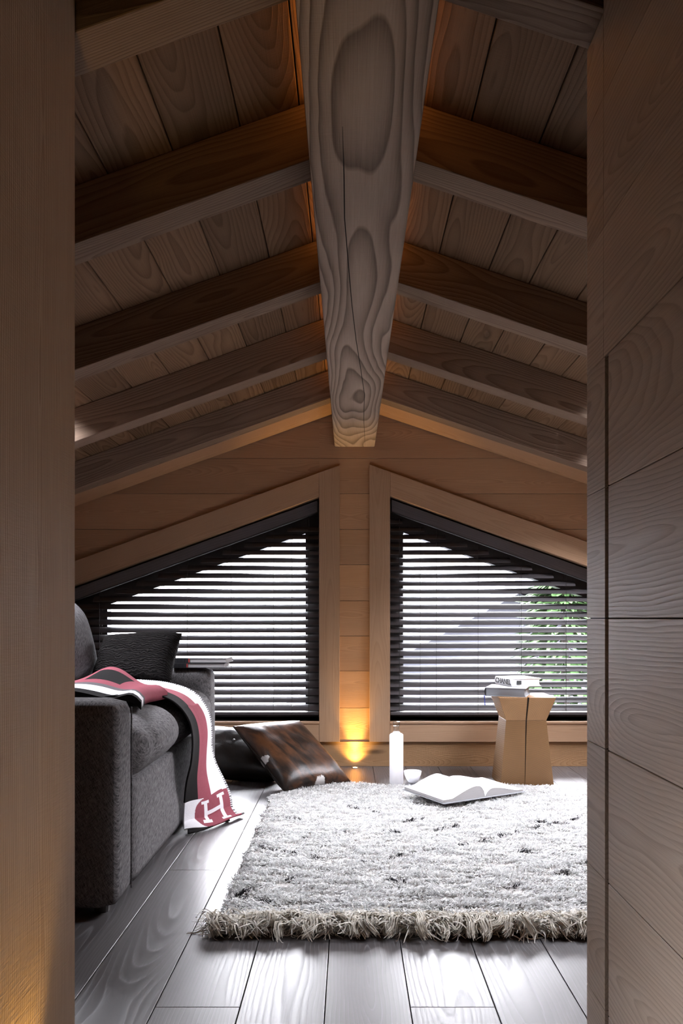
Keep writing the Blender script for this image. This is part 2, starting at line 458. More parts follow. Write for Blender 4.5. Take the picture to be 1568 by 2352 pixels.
# right panelling
rp_ = MB()
zs = [EYE + .2285 * k for k in range(-4, 6)]
zs[0] = 0.0
groove_top = EYE + 2 * .2285
yA, yB = 1.369, 1.351                                    # strip end / groove end
offs = [(random.uniform(-.05, .05), random.uniform(.0, .05), random.uniform(-60, 60)) for _ in zs]
def panel_board(mb, ya, yb, za, zb, k, rnd):
    n0 = len(mb.v)
    mb.box(PX, PX + .006, ya, yb, za + .0008, zb - .0008, (0, 1, 0), rnd)
    mb.g[n0:] = [(v[2] - (za + zb) / 2 + offs[k][0], v[0] - PX + offs[k][1] + .03, v[1] * 1.0 + offs[k][2]) for v in mb.v[n0:]]
rs = [random.random() for _ in zs]
for k in range(len(zs) - 1):
    za, zb = zs[k], zs[k + 1]
    if zb <= groove_top + 1e-4:
        panel_board(rp_, yA, PY, za, zb, k, rs[k] * .6)
    else:
        zt = min(zb, 1.915)
        if za < zt: panel_board(rp_, 1.378, PY, za, zt, k, rs[k])
        if za < 2.06: panel_board(rp_, -1.3, 1.376, za, min(zb, 2.06), k, rs[k])
tag(rp_.build('wall_entry', M['oak_grey']), kind='structure', label='greyed oak plank panelling at the right edge')
dr = MB()
for k in range(len(zs) - 1):
    za, zb = zs[k], zs[k + 1]
    if zb <= groove_top + 1e-4: panel_board(dr, -.9, yB, max(za, .006), zb, k, rs[k])
tag(dr.build('door_1', M['oak_grey'], bevel=.001, seg=1), kind='structure', label='flush greyed oak plank door right of the opening')
bk = MB(); bk.box(PX + .0064, PX + .0385, -1.3, 1.376, -.02, 2.06); bk.box(PX + .0064, PX + .0385, 1.3762, PY - .0012, -.02, 1.905); bk.box(PX + .0385, PX + .06, -1.3, 1.24, -.02, 2.06)
for (ya_, yb_, za_, zb2_) in ((-1.3, PWN[0], -.02, 2.03), (PWN[1], 1.24, -.02, 2.03), (PWN[0], PWN[1], -.02, PWN[2]), (PWN[0], PWN[1], PWN[3], 2.03)):
    bk.box(JX - .07, JX - .0405, ya_, yb_, za_, zb2_)
bk.box(JX - .07, PX + .07, -1.36, -1.3, -.05, 2.3)
bk.prism(gable([(KL - .1, -.05), (KR + .1, -.05), (KR + .1, 3), (KL - .1, 3)]), 'y', -1.42, -1.36, (1, 0, 0))
tag(bk.build('wall_core', M['dark']), kind='structure')

# ------------------------------------------------------------------ windows with casings
def window(idx, w, sgn, name):
    xi, xo, zb = w['xi'], w['xo'], w['zb']; top = w['top']
    lo, hi = min(xi, xo), max(xi, xo)
    root = empty('window_%d' % idx, ((xi + xo) / 2, D, zb)); root['kind'] = 'structure'
    off = Vector(root.location)
    def build(mb, nm, mat, **kw):
        mb.v = [tuple(Vector(p) - off) for p in mb.v]
        return mb.build(nm, mat, root, **kw)
    CW = .1175; UP = .1375
    xin = xi + sgn * CW                                   # outer side of inner vertical casing
    xout = xo - sgn * CW
    y0, y1 = D - .022, D
    sl_in = top(xin) + UP
    c = MB()
    c.prism([(xi, .143), (xin, .143), (xin, sl_in), (xi, top(xi) + UP)], 'y', y0, y1, (0, 0, 1))
    c.prism([(xo, .143), (xout, .143), (xout, top(xout) + UP), (xo, top(xo) + UP)], 'y', y0, y1, (0, 0, 1))
    ss = .0006 * sgn
    sv = Vector((1, 0, (top(1.0) - top(0.0)))).normalized()
    c.prism([(xi - ss, top(xi)), (xo + ss, top(xo)), (xo + ss, top(xo) + UP), (xi - ss, top(xi) + UP)], 'y', y0 + .001, y1, sv)
    c.prism([(xi - ss, .143), (xo + ss, .143), (xo + ss, zb - .014), (xi - ss, zb - .014)], 'y', y0 + .001, y1, (1, 0, 0))
    build(c, 'casing', M['oak_pale'], bevel=.0015)
    s = MB(); s.box(lo, hi, D - .026, D + .20, zb - .013, zb, (1, 0, 0)); build(s, 'window_sill', M['oak_pale'], bevel=.0015)
    r = MB(); t = .018
    r.box(*((xi, xi + sgn * t) if sgn > 0 else (xi - t, xi)), D, D + .2, zb, top(xi), (0, 0, 1))
    r.box(*((xo - t, xo) if sgn > 0 else (xo, xo + t)), D, D + .2, zb, top(xo), (0, 0, 1))
    r.prism([(xi, top(xi)), (xo, top(xo)), (xo, top(xo) + t), (xi, top(xi) + t)], 'y', D, D + .2, sv)
    build(r, 'reveal', M['oak_pale'])
    f = MB(); fy0, fy1 = D + .19, D + .27
    fw = .09
    def inner(X): return top(X) - .155
    xa = xi - sgn * fw; xb = xo + sgn * .17
    f.prism([(xi, zb), (xa, zb), (xa, top(xa)), (xi, top(xi))], 'y', fy0, fy1, (0, 0, 1))
    f.prism([(xo, zb), (xb, zb), (xb, top(xb)), (xo, top(xo))], 'y', fy0, fy1, (0, 0, 1))
    f.prism([(xa, inner(xa)), (xb, inner(xb)), (xb, top(xb)), (xa, top(xa))], 'y', fy0, fy1, sv)
    f.prism([(xa, zb), (xb, zb), (xb, zb + .055), (xa, zb + .055)], 'y', fy0, fy1, (1, 0, 0))
    build(f, 'window_frame', M['frame'])
    g = MB()
    g.prism([(xa, zb + .055), (xb, zb + .055), (xb, inner(xb)), (xa, inner(xa))], 'y', D + .232, D + .236, (1, 0, 0))
    build(g, 'pane', M['glass'])
    return root

gb = NB('window_glass')
fr = gb.n('ShaderNodeFresnel'); fr.inputs[0].default_value = 1.45
tr = gb.n('ShaderNodeBsdfTransparent'); gl = gb.n('ShaderNodeBsdfGlossy'); gl.inputs['Roughness'].default_value = .02
mx = gb.n('ShaderNodeMixShader'); gb.l(fr.outputs[0], mx.inputs[0]); gb.l(tr.outputs[0], mx.inputs[1]); gb.l(gl.outputs[0], mx.inputs[2])
gb.l(mx.outputs[0], gb.out.inputs['Surface']); M['glass'] = gb.mat
window(1, WL, 1, 'left'); window(2, WR, -1, 'right')

# small low passage window, added out of view to light the panelling
r = empty('window_6', (JX - .05, (PWN[0] + PWN[1]) / 2, PWN[2])); r['kind'] = 'structure'
ro = Vector(r.location); m = MB(); hy = (PWN[1] - PWN[0]) / 2; hz = PWN[3] - PWN[2]
m.box(-.02, .045, -hy, -hy + .02, 0, hz); m.box(-.02, .045, hy - .02, hy, 0, hz); m.box(-.02, .045, -hy + .02, hy - .02, 0, .02); m.box(-.02, .045, -hy + .02, hy - .02, hz - .02, hz)
m.build('window_frame', M['oak_pale'], r)
m = MB(); m.box(-.004, .0, -hy + .02, hy - .02, .02, hz - .02); m.build('pane', M['glass'], r)
# added roof windows, out of view, letting in extra daylight
for k_, (sd_, xa_, xb_, ya_, yb_) in enumerate(ADDED_SKYLIGHTS):
    zf = raft_l if sd_ < 0 else raft_r
    r = empty('window_%d' % (3 + k_), ((xa_ + xb_) / 2, (ya_ + yb_) / 2, zf((xa_ + xb_) / 2) + RH)); r['kind'] = 'structure'
    ro = Vector(r.location); fr_ = MB(); fw_ = .022
    def bar(x0_, x1_, y0_, y1_, t0, t1, mb):
        mb.prism([(x0_ - ro.x, zf(x0_) + t0 - ro.z), (x1_ - ro.x, zf(x1_) + t0 - ro.z), (x1_ - ro.x, zf(x1_) + t1 - ro.z), (x0_ - ro.x, zf(x0_) + t1 - ro.z)], 'y', y0_ - ro.y, y1_ - ro.y, (0, 1, 0))
    bar(xa_, xb_, ya_, ya_ + fw_, RH, RH + .11, fr_); bar(xa_, xb_, yb_ - fw_, yb_, RH, RH + .11, fr_)
    bar(xa_, xa_ + sd_ * fw_, ya_ + fw_, yb_ - fw_, RH, RH + .11, fr_); bar(xb_ - sd_ * fw_, xb_, ya_ + fw_, yb_ - fw_, RH, RH + .11, fr_)
    fr_.build('window_frame', M['oak_pale'], r)
    pn = MB(); bar(xa_ + sd_ * fw_, xb_ - sd_ * fw_, ya_ + fw_, yb_ - fw_, RH + .08, RH + .084, pn); pn.build('pane', M['glass'], r)

# blinds
def blind(w, sgn, label, cords, tilt_px):
    xi, xo, zb = w['xi'], w['xo'], w['zb']; top = w['top']
    root = empty('venetian_blind', ((xi + xo) / 2, D + .08, zb)); off = Vector(root.location)
    tag(root, label, 'window blind', 'dark venetian blinds in the gable windows')
    def build(mb, nm, mat, **kw):
        mb.v = [tuple(Vector(p) - off) for p in mb.v]
        return mb.build(nm, mat, root, **kw)
    sv = Vector((1, 0, (top(1.0) - top(0.0)))).normalized()
    yc = D + .075
    h = MB()
    a, b_ = xi - sgn * .012, xo + sgn * .004
    h.prism([(a, top(a) - .075), (b_, top(b_) - .075), (b_, top(b_) - .008), (a, top(a) - .008)], 'y', yc - .035, yc + .035, sv)
    hr = build(h, 'head_rail', M['blind'], bevel=.002)
    e = MB()
    e.prism([(a, top(a) - .079), (b_, top(b_) - .079), (b_, top(b_) - .0755), (a, top(a) - .0755)], 'y', yc - .037, yc - .02, sv)
    build(e, 'head_rail_edge', M['cord'])
    # slats: inner edge low, outer edge high
    s = MB(); pitch = .0452; hw = .025; tilt = math.radians(36.5)
    z = zb + .070; k = 0; zs_ = []
    while True:
        zt = z + math.sin(tilt) * hw + .004
        # reach of this slat under the sloping rail
        lim = top(xi) - .085 - zt
        if lim < .03: break
        reach = min(abs(xo - xi) - .008, lim / .36 - .01)
        a = xi - sgn * .006; b_ = xi - sgn * reach
        zs_.append(z)
        n = 5
        pts_t = []; pts_b = []
        dip = random.uniform(-.0012, .0012)
        for i in range(n + 1):
            u = -hw + 2 * hw * i / n; crown = .0035 * (1 - (u / hw) ** 2)
            y = yc + u * math.cos(tilt) - crown * math.sin(tilt); zz = z + u * math.sin(tilt) + crown * math.cos(tilt)
            pts_t.append((y, zz + .0013)); pts_b.append((y, zz - .0013))
        poly = pts_t + pts_b[::-1]
        n0 = len(s.v)
        s.prism(poly, 'x', min(a, b_), max(a, b_), (1, 0, 0))
        z += pitch; k += 1
    build(s, 'slats', M['blind'])
    r = MB()
    r.box(min(xi, xo) + .006, max(xi, xo) - .006, yc - .028, yc + .028, zb + .027, zb + .046, (1, 0, 0))
    build(r, 'bottom_rail', M['blind'], bevel=.004)
    for px in cords:
        X = (px - VX) * (D + .05) / F
        zt = min(top(X) - .08, 3)
        c = MB()
        for yy in (yc - .024, yc + .024):
            c.tube([(X, yy, zb + .03), (X, yy, zt)], .0011, 5)
        for z in zs_:
            if z < zt - .03:
                c.tube([(X, yc - .024, z - .012), (X, yc + .024, z + .012)], .0007, 4, caps=False)
        build(c, 'ladder_cord', M['cord'])
    for px, y_top in tilt_px:
        X = (px - VX) * (D + .04) / F
        c = MB(); c.tube([(X, yc - .03, zb + .03), (X, yc - .03, min(top(X) - .09, 3))], .0009, 5)
        build(c, 'lift_cord', M['cord'])
    return root
blind(WL, 1, 'dark slatted blind in the left window, behind the sofa', (228, 430, 708), ((530, 0), (628, 0), (670, 0)))
blind(WR, -1, 'dark slatted blind in the right window, behind the wooden stool', (917, 1197, 1300), ((965, 0), (1002, 0), (1098, 0)))

# ------------------------------------------------------------------ ridge beam, rafters, ceiling trims
rb = MB()
BX0, BX1, BZ = -.0875, .143, 1.833
rb.box(BX0, BX1, -1.3, D, BZ, 2.166, (0, 1, 0), off=(-.012, .075, 11.3), rnd=.5)
beam = rb.build('ridge_beam', M['beam'], bevel=.006, seg=2)
tag(beam, 'broad weathered grey timber ridge beam running overhead to the gable wall', 'beam')
ck = MB()
path = [(785, 290), (788, 400), (790, 500), (798, 590), (808, 700), (818, 780), (828, 850), (836, 905), (836, 960), (838, 1024)]
zc = BZ - EYE
pv = []
for (px, py) in path:
    d = zc * F / (VY - py); pv.append(((px - VX) * d / F, d))
vs = []; fs = []
for i, (x, y) in enumerate(pv):
    wd_ = .0013 if 0 < i < len(pv) - 1 else .0004
    x += random.uniform(-.002, .002)
    vs += [(x - wd_, y, BZ - .0006), (x + wd_, y, BZ - .0006), (x, y, BZ + .002)]
for i in range(len(pv) - 1):
    a, b_ = 3 * i, 3 * i + 3
    fs += [(a, b_, b_ + 1, a + 1), (a, a + 2, b_ + 2, b_), (a + 1, b_ + 1, b_ + 2, a + 2)]
ck.add(vs, fs); cko = ck.build('drying_crack', M['dark'], beam)

rad = [0.76, 1.378, 1.994, 2.72, 3.43, 4.15]
order = ['', 'nearest', 'second', 'third', 'fourth', 'fifth']
for side in (-1, 1):
    zf = raft_l if side < 0 else raft_r
    sd = 'left' if side < 0 else 'right'
    for i, y in enumerate(rad):
        xa = BX0 - .0005 if side < 0 else BX1 + .0005
        xb = KL if side < 0 else KR
        if i == 0: xb = JX + .001 if side < 0 else PX - .001
        if i == 1: xb = KL if side < 0 else KR
        poly = [(xa, zf(xa)), (xb, zf(xb)), (xb, zf(xb) + RH - .001), (xa, zf(xa) + RH - .001)]
        m = MB(); m.prism(poly, 'y', y, y + .098, Vector((1, 0, -.335 * side)), rnd=random.random())
        o = m.build('rafter', M['rafter'], bevel=.003)
        if i == 0: lb = 'rafter over the passage, %s of the ridge beam, nearest the camera' % sd
        elif i == 5: lb = 'last rafter %s of the ridge beam, next to the gable wall' % sd
        else: lb = '%s rafter %s of the ridge beam, counted from the opening' % (order[i], sd)
        tag(o, lb, 'rafter', 'rafters under the roof boards')
    m = MB()
    xa = BX0 - .0005 if side < 0 else BX1 + .0005; xb = KL if side < 0 else KR
    poly = [(xa, zf(xa) + .001), (xb, zf(xb) + .001), (xb, zf(xb) + .024), (xa, zf(xa) + .024)]
    m.prism(poly, 'y', 4.2495, D - .012, Vector((1, 0, -.335 * side)))
    tag(m.build('trim_%d' % (3 if side < 0 else 4), M['oak'], bevel=.001), kind='structure', label='oak soffit board along the gable, %s of the ridge beam' % sd)

# ------------------------------------------------------------------ lamps: floor uplights, light strips on the ridge beam
eb = NB('warm_lamp_lens'); em = eb.n('ShaderNodeEmission'); em.inputs[0].default_value = (1, .72, .32, 1); em.inputs[1].default_value = 3.0
eb.l(em.outputs[0], eb.out.inputs['Surface']); M['lens'] = eb.mat
eb = NB('warm_light_strip'); em = eb.n('ShaderNodeEmission'); em.inputs[0].default_value = (1, .36, .06, 1); em.inputs[1].default_value = .65
eb.l(em.outputs[0], eb.out.inputs['Surface']); M['strip'] = eb.mat
def uplight(x, y, label, power, tilt, size=110, blend=1.0, beam_=7.0):
    r = empty('floor_uplight', (x, y, 0)); tag(r, label, 'floor lamp', 'recessed floor uplights')
    b = MB(); b.lathe([(.012, .0), (.022, .0), (.022, .003), (.018, .004), (.012, .003)], 24)
    b.build('bezel', M['metal'], r, smooth=True)
    b = MB(); b.lathe([(.0005, .0035), (.006, .0033), (.0125, .002)], 20); b.build('lens', M['lens'], r, smooth=True)
    l = bpy.data.lights.new('uplight_lamp', 'SPOT'); l.energy = power; l.color = (1, .60, .13); l.spot_size = math.radians(size); l.spot_blend = blend
    l.shadow_soft_size = .012
    lo = bpy.data.objects.new('uplight_lamp', l); COL.objects.link(lo); lo.parent = r; lo.location = (0, 0, .012)
    lo.rotation_euler = tilt
    l = bpy.data.lights.new('uplight_beam', 'SPOT'); l.energy = power * beam_; l.color = (1, .58, .12); l.spot_size = math.radians(50); l.spot_blend = 1.0
    l.shadow_soft_size = .012
    lo = bpy.data.objects.new('uplight_beam', l); COL.objects.link(lo); lo.parent = r; lo.location = (0, 0, .012)
    lo.rotation_euler = (math.pi - .06, tilt[1] * .6, 0)
uplight(.030, 4.455, 'small round uplight in the floor at the pier between the windows', .6, (math.pi - .25, 0, 0), 115, 1.0, 9.0)
uplight(-.4555, 1.13, 'recessed floor uplight beside the left jamb, just outside the picture', .16, (math.pi - .06, -.14, 0), 75, 1.0, 9.0)
bays = list(zip([y + .10 for y in rad], rad[1:] + [D]))
bays[-1] = (4.26, 4.47)
for side in (-1, 1):
    for (ya, yb) in bays[1:]:
        m = MB(); x = BX0 - .003 if side < 0 else BX1 + .003
        m.box(x - .002, x + .002, ya + .02, yb - .02, 2.150, 2.160)
        m.build('light_strip', M['strip'], beam)

# ------------------------------------------------------------------ soft goods materials
def fabric(name, c1, c2, scale=(900, 140, 140), rough=.95, bump=.5, bumpd=.002, big=0.0, sheen=0.0, diag=True):
    b = NB(name)
    tcn = b.n('ShaderNodeTexCoord'); co = tcn.outputs['Object']
    if diag:
        mp = b.n('ShaderNodeMapping'); b.l(co, mp.inputs[0]); mp.inputs['Rotation'].default_value = (math.radians(52), 0, math.radians(28)); co = mp.outputs[0]
    n1 = b.noise(b.vmul(co, scale), 1.0, 2.0, .6)
    n2 = b.noise(b.vmul(co, (scale[1], scale[0], scale[1])), 1.0, 2.0, .6)
    n3 = b.noise(co, 700, 1.0, .5)
    f = b.math('ADD', b.math('MULTIPLY', n1, .5), b.math('MULTIPLY', n2, .3)); f = b.math('ADD', f, b.math('MULTIPLY', n3, .2))
    fr_ = b.n('ShaderNodeMapRange'); b.l(f, fr_.inputs[0]); fr_.inputs[1].default_value = .36; fr_.inputs[2].default_value = .64
    col = b.mix(fr_.outputs[0], c1, c2)
    b.principled(col, rough, b.bump(f, bump, bumpd), .15, **({'Sheen Weight': sheen} if sheen else {}))
    return b.mat
M['sofa'] = fabric('grey_melange_fabric', (0.020, 0.019, 0.020), (0.20, 0.19, 0.195), (520, 60, 60))
M['foot'] = plain('sofa_foot', (.02, .018, .017), .4)

def rounded_box(mb, x0, x1, y0, y1, z0, z1, r, n=10, bulge=(0, 0, 0), mat=0, fn=None):
    """box of rounded edges as one closed grid shell, optionally swollen"""
    c = Vector(((x0 + x1) / 2, (y0 + y1) / 2, (z0 + z1) / 2)); h = Vector((x1 - x0, y1 - y0, z1 - z0)) / 2
    bm = bmesh.new(); bmesh.ops.create_cube(bm, size=2)
    bmesh.ops.subdivide_edges(bm, edges=bm.edges, cuts=n, use_grid_fill=True)
    vs = []
    bm.verts.ensure_lookup_table()
    for v in bm.verts:
        # push grid lines towards the edges so that the rounding has enough points
        q = Vector([math.copysign(abs(t) ** .7, t) for t in v.co])
        p = Vector((q.x * h.x, q.y * h.y, q.z * h.z))
        inn = Vector([max(-h[i] + r, min(h[i] - r, p[i])) for i in range(3)])
        dlt = p - inn
        if dlt.length > 1e-6:
            # project the cube shell on to the rounding
            mxx = max(abs(dlt[i]) for i in range(3)); dlt = dlt.normalized() * mxx
        p = inn + dlt
        u = Vector([p[i] / h[i] for i in range(3)])
        g = Vector([(1 - u[(i + 1) % 3] ** 2) * (1 - u[(i + 2) % 3] ** 2) for i in range(3)])
        p += Vector([bulge[i] * u[i] * max(g[i], 0) for i in range(3)])
        p += c
        if fn: p = fn(p)
        vs.append(p)
    fs = [[v.index for v in f.verts] for f in bm.faces]; bm.free()
    mb.add(vs, fs, mat=mat)

def pillow_grid(mb, w, h, t, n=26, pinch=.07, wr=.004, mat=0, seed=0, matfn=None):
    """two-sided stuffed cushion in its own x (width), z (height), y (thickness) frame, base at z=0"""
    front = []; back = []
    for i in range(n + 1):
        rf = []; rbk = []
        for j in range(n + 1):
            u = -1 + 2 * j / n; v = -1 + 2 * i / n
            k = 1 - pinch * (1 - v * v) * (abs(u) ** 6); k2 = 1 - pinch * (1 - u * u) * (abs(v) ** 6)
            X = u * w / 2 * k; Z = v * h / 2 * k2 + h / 2
            th = t / 2 * (max(0, (1 - u ** 4)) ** .55) * (max(0, (1 - v ** 4)) ** .55)
            nz = mnoise.noise(Vector((u * 2.2 + seed, v * 2.2, seed * 1.7))) * .10 + mnoise.noise(Vector((u * 6 + seed, v * 6, 3 + seed))) * .04
            th *= 1 + nz
            rf.append((X, -th - .002, Z)); rbk.append((X, th + .002, Z))
        front.append(rf); back.append(rbk)
    mb.grid(front, matfn); mb.grid([r[::-1] for r in back], matfn)
    # seam edge
    rim_f = front[0] + [front[i][n] for i in range(1, n + 1)] + front[n][::-1][1:] + [front[i][0] for i in range(n - 1, 0, -1)]
    rim_b = back[0] + [back[i][n] for i in range(1, n + 1)] + back[n][::-1][1:] + [back[i][0] for i in range(n - 1, 0, -1)]
    rim_f.append(rim_f[0]); rim_b.append(rim_b[0])
    mb.grid([rim_f, rim_b])
    return rim_f

def welded(o, dist=.0008):
    w = o.modifiers.new('weld', 'WELD'); w.merge_threshold = dist; return o

# ------------------------------------------------------------------ sofa
SX, SY0, SY1 = -.66, 2.208, 3.857
sofa = empty('sofa', (-1.16, (SY0 + SY1) / 2, 0))
tag(sofa, 'charcoal grey fabric two-seat sofa with square arms along the left wall', 'sofa')
SO = Vector(sofa.location)
def sbuild(mb, nm, mat, parent=sofa, **kw):
    mb.v = [tuple(Vector(p) - SO) for p in mb.v]; return mb.build(nm, mat, parent, **kw)
for ya, yb in ((SY0, SY0 + .176), (SY1 - .176, SY1)):
    m = MB(); rounded_box(m, -1.72, SX, ya, yb, .022, .612, .038, 12, (.004, .004, .004)); sbuild(m, 'arm', M['sofa'], smooth=True)
m = MB(); rounded_box(m, -1.70, SX - .012, SY0 + .178, SY1 - .178, .022, .345, .016, 8, (.006, 0, 0)); sbuild(m, 'base', M['sofa'], smooth=True)
m = MB(); rounded_box(m, -1.74, -1.50, SY0 + .178, SY1 - .178, .30, .86, .05, 8); sbuild(m, 'back', M['sofa'], smooth=True)
ymid = (SY0 + SY1) / 2
def seat_fn(seed):
    def fn(p):
        # soft sag and wrinkles running over the nose
        w = mnoise.noise(Vector((p.x * 3 + seed, p.y * 26, p.z * 3))) * .0065 + mnoise.noise(Vector((p.x * 5, p.y * 9 + seed, p.z * 5))) * .005
        return p + Vector((w if p.x > -.8 else 0, 0, w if p.z > .46 else 0))
    return fn
for i, (ya, yb) in enumerate(((SY0 + .18, 2.985), (2.995, SY1 - .18))):
    m = MB(); rounded_box(m, -1.40, SX + .012, ya, yb, .349, .518, .083, 22, (.028, .012, .045), fn=seat_fn(i * 7.3)); s_ = sbuild(m, 'seat_cushion', M['sofa'], smooth=True)
    m = MB()
    def bfn(p):
        k = (p.z - .5); q = Vector((p.x - .24 * max(k, 0) , p.y, p.z)); return q
    rounded_box(m, -1.44, -1.130, ya + .01, yb - .012, .55, .955, .11, 14, (.05, .0, .02), fn=bfn); sbuild(m, 'back_cushion', M['sofa'], smooth=True)
for x in (-1.62, SX - .06):
    for y in (SY0 + .07, SY1 - .07):
        m = MB(); m.lathe([(.001, 0), (.022, 0), (.024, .024), (.001, .024)], 16, x, y); sbuild(m, 'foot', M['foot'])
m = MB(); 
m.tube([(SX - .004, SY0 + .177, .03), (SX - .004, SY0 + .177, .34), (SX - .004, SY0 + .177, .58)], .003, 6); sbuild(m, 'seam', M['sofa'])

# ------------------------------------------------------------------ throw over the sofa
def catmull(P, n):
    P = [Vector(p) for p in P]; out = []
    Q = [P[0] * 2 - P[1]] + P + [P[-1] * 2 - P[-2]]
    for i in range(len(P) - 1):
        a, b_, c, d = Q[i:i + 4]
        for k in range(n):
            t = k / n
            out.append(.5 * ((2 * b_) + (c - a) * t + (2 * a - 5 * b_ + 4 * c - d) * t * t + (3 * b_ - a - 3 * c + d) * t ** 3))
    out.append(P[-1]); return out
def wool(name, c, c2=None):
    b = NB(name); tcn = b.n('ShaderNodeTexCoord')
    n1 = b.noise(tcn.outputs['Object'], 420, 2, .6); n2 = b.noise(tcn.outputs['Object'], 60, 2, .6)
    col = b.mix(b.math('MULTIPLY', b.math('ADD', n1, n2), .5), c, c2 or tuple(x * 1.35 for x in c))
    b.principled(col, .95, b.bump(n1, .5, .002), .1); return b.mat
THM = [wool('throw_dark_shaded', (.012, .011, .011)), wool('throw_rose', (.22, .052, .072), (.32, .095, .12)), wool('throw_white', (.70, .69, .72), (.8, .79, .82)), wool('throw_stitch', (.10, .095, .10))]
throw = empty('throw_blanket', (-.8, 3.15, .55))
tag(throw, 'rose, white and dark wool throw draped over the sofa seat and down to the floor', 'blanket')
TO = Vector(throw.location)
HEM = .055
NS, NV = 26, 150
prof = catmull([(-1.22, .583, 0), (-1.05, .584, 0), (-.90, .580, 0), (-.78, .568, 0), (-.68, .535, 0), (-.621, .475, 0), (-.598, .40, 0), (-.600, .30, 0), (-.612, .20, 0), (-.612, .10, 0), (-.60, .035, 0)], NS)
arc = [0.0]
for a, b_ in zip(prof, prof[1:]): arc.append(arc[-1] + (b_ - a).length)
LEN = arc[-1]
rows = []
for p, s in zip(prof, arc):
    t = max(0.0, min(1.0, (s - (LEN - .30)) / .30)); t = t * t * (3 - 2 * t)
    row = []
    for j in range(NV + 1):
        v = j / NV
        y = 2.985 + .395 * v + .045 * max(0, (.56 - p.y)) * 0
        X = p.x + .004 * math.sin(v * 9 + s * 5) + .010 * max(0, 1 - abs(v - .55) / .2) * (0 if p.y > .5 else 1)
        Z = p.y
        Z += (.004 * math.sin(v * 7)) if p.y > .5 else 0
        xb = -.655 + .150 * v; yb = 3.085 + .275 * v
        X = X * (1 - t) + xb * t; y = y * (1 - t) + yb * t
        Z = Z + t * (.006 * math.sin(v * 8 + 1) + .008)
        if t > .6: Z = max(Z, .012 + .02 * math.sin(v * math.pi) * 0)
        row.append(Vector((X, y, Z)) - TO)
    rows.append(row)
# hem kicked out on the floor
last = [r.copy() for r in rows[-1]]
for q in range(1, 31):
    t = q / 30
    row = []
    for j, p in enumerate(last):
        v = j / NV
        out = HEM * t * (.12 + .88 * v)
        row.append(Vector((p.x + out, p.y - .012 * t - .085 * t * (1 - v) * v * 2, p.z - .026 * t * (2 - t) * 1.0 + .014 * math.sin(t * 3.1) * math.sin(v * 5))))
    rows.append(row)
NR = len(rows)
SB = LEN - .085
def thr_mat(i, j):
    v = (j + .5) / NV
    s = (arc[i] + arc[i + 1]) / 2 if i + 1 < len(arc) else LEN + HEM * (i + 1.5 - len(arc)) / 30
    if v > .955: return 3 if (int(s * 220) % 2) else 2
    if s > SB:
        # rose panel with a white letter on it
        a = (v - .62) / .40; q = (s - (SB + .072)) / .078
        if a * a * .9 + (abs(q) ** 3) < .95 or (v > .62 and q > -.85):
            x, y = (v - .60) / .26, (s - (SB + .070)) / .060
            if abs(x) < 1 and abs(y) < 1:
                if .52 < abs(x) < .78 and abs(y) < .8: return 2
                if abs(x) < .6 and abs(y) < .14: return 2
                if .35 < abs(x) < .98 and .68 < abs(y) < .92: return 2
            return 1
        return 2
    if v < .28: return 0  # near stripe: its shade is put into the dark colour
    if v < .58:
        if .52 < v and .30 < s < .42: return 2
        if .38 < v < .44 and .24 < s < .33: return 2
        return 1
    return 2
m = MB(); m.grid(rows, thr_mat); o = m.build('drape', THM, throw, smooth=True)
so = o.modifiers.new('thick', 'SOLIDIFY'); so.thickness = .007; so.offset = 0
# dark turned-under end on the floor
und = []
for i in range(9):
    t = i / 8; row = []
    for j in range(17):
        v = j / 16
        row.append(Vector((-.645 + .135 * v + .012 * t, 3.115 + .18 * v - (.055 + .02 * math.sin(v * 5)) * t, .006 + .020 * (1 - t) * math.sin(v * 3 + .4) + .004)) - TO)
    und.append(row)
m = MB(); m.grid(und, lambda i, j: 2 if j in (12, 13) and i % 2 else 0); o = m.build('underside_hem', THM, throw, smooth=True)
so = o.modifiers.new('thick', 'SOLIDIFY'); so.thickness = .006; so.offset = 0
# folded pile on the seat
def pile_profile(y, lift, xr):
    t = (y - 2.63) / .40
    top = []
    for k in range(41):
        u = k / 40
        X = -1.30 + (xr + 1.30) * u
        ridge = .058 * math.exp(-((X + .93) / .10) ** 2) * (.25 + .75 * min(1, max(0, t))) - .012 * math.exp(-((X + .80) / .05) ** 2)
        top.append(Vector((X, y, lift + ridge + .006 * math.sin(X * 22 + y * 9) - .030 * max(0, (u - .92) / .08) ** 2)))
    return top
rows = []
for i in range(25):
    y = 2.63 + .40 * i / 24
    xr = -.70 - .03 * math.sin(i / 24 * 3.0)
    tp = pile_profile(y, .592 + .010 * math.sin(i / 24 * 2), xr)
    bt = [Vector((p.x, y, min(p.z - .026, .578 + .004 * math.sin(p.x * 30)))) for p in tp]
    rows.append([p - TO for p in tp + bt[::-1] + tp[:1]])
def pile_mat(i, j):
    v = i / 23
    if j >= 41: return 0
    X = -1.30 + .60 * j / 40
    if v < .10: return 0
    if v < .30: return 2
    if v < .37: return 3
    if abs(X + .88) < .07 and .5 < v < .9: return 0
    return 1
m = MB(); m.grid(rows, pile_mat); m.add(rows[0][:-1], [tuple(range(82))]); m.add(rows[-1][:-1], [tuple(range(82))])
m.build('folded_top', THM, throw, smooth=True)
m = MB()
rows = []
for i in range(13):
    y = 2.645 + .36 * i / 12; tp = []
    for k in range(21):
        a = k / 20
        X = -1.25 + .505 * a; tp.append(Vector((X, y, .585 + .004 * math.sin(X * 30) - .018 * max(0, (a - .92) / .08) ** 2)))
    bt = [Vector((p.x, y, .563)) for p in tp]
    rows.append([p - TO for p in tp + bt[::-1] + tp[:1]])
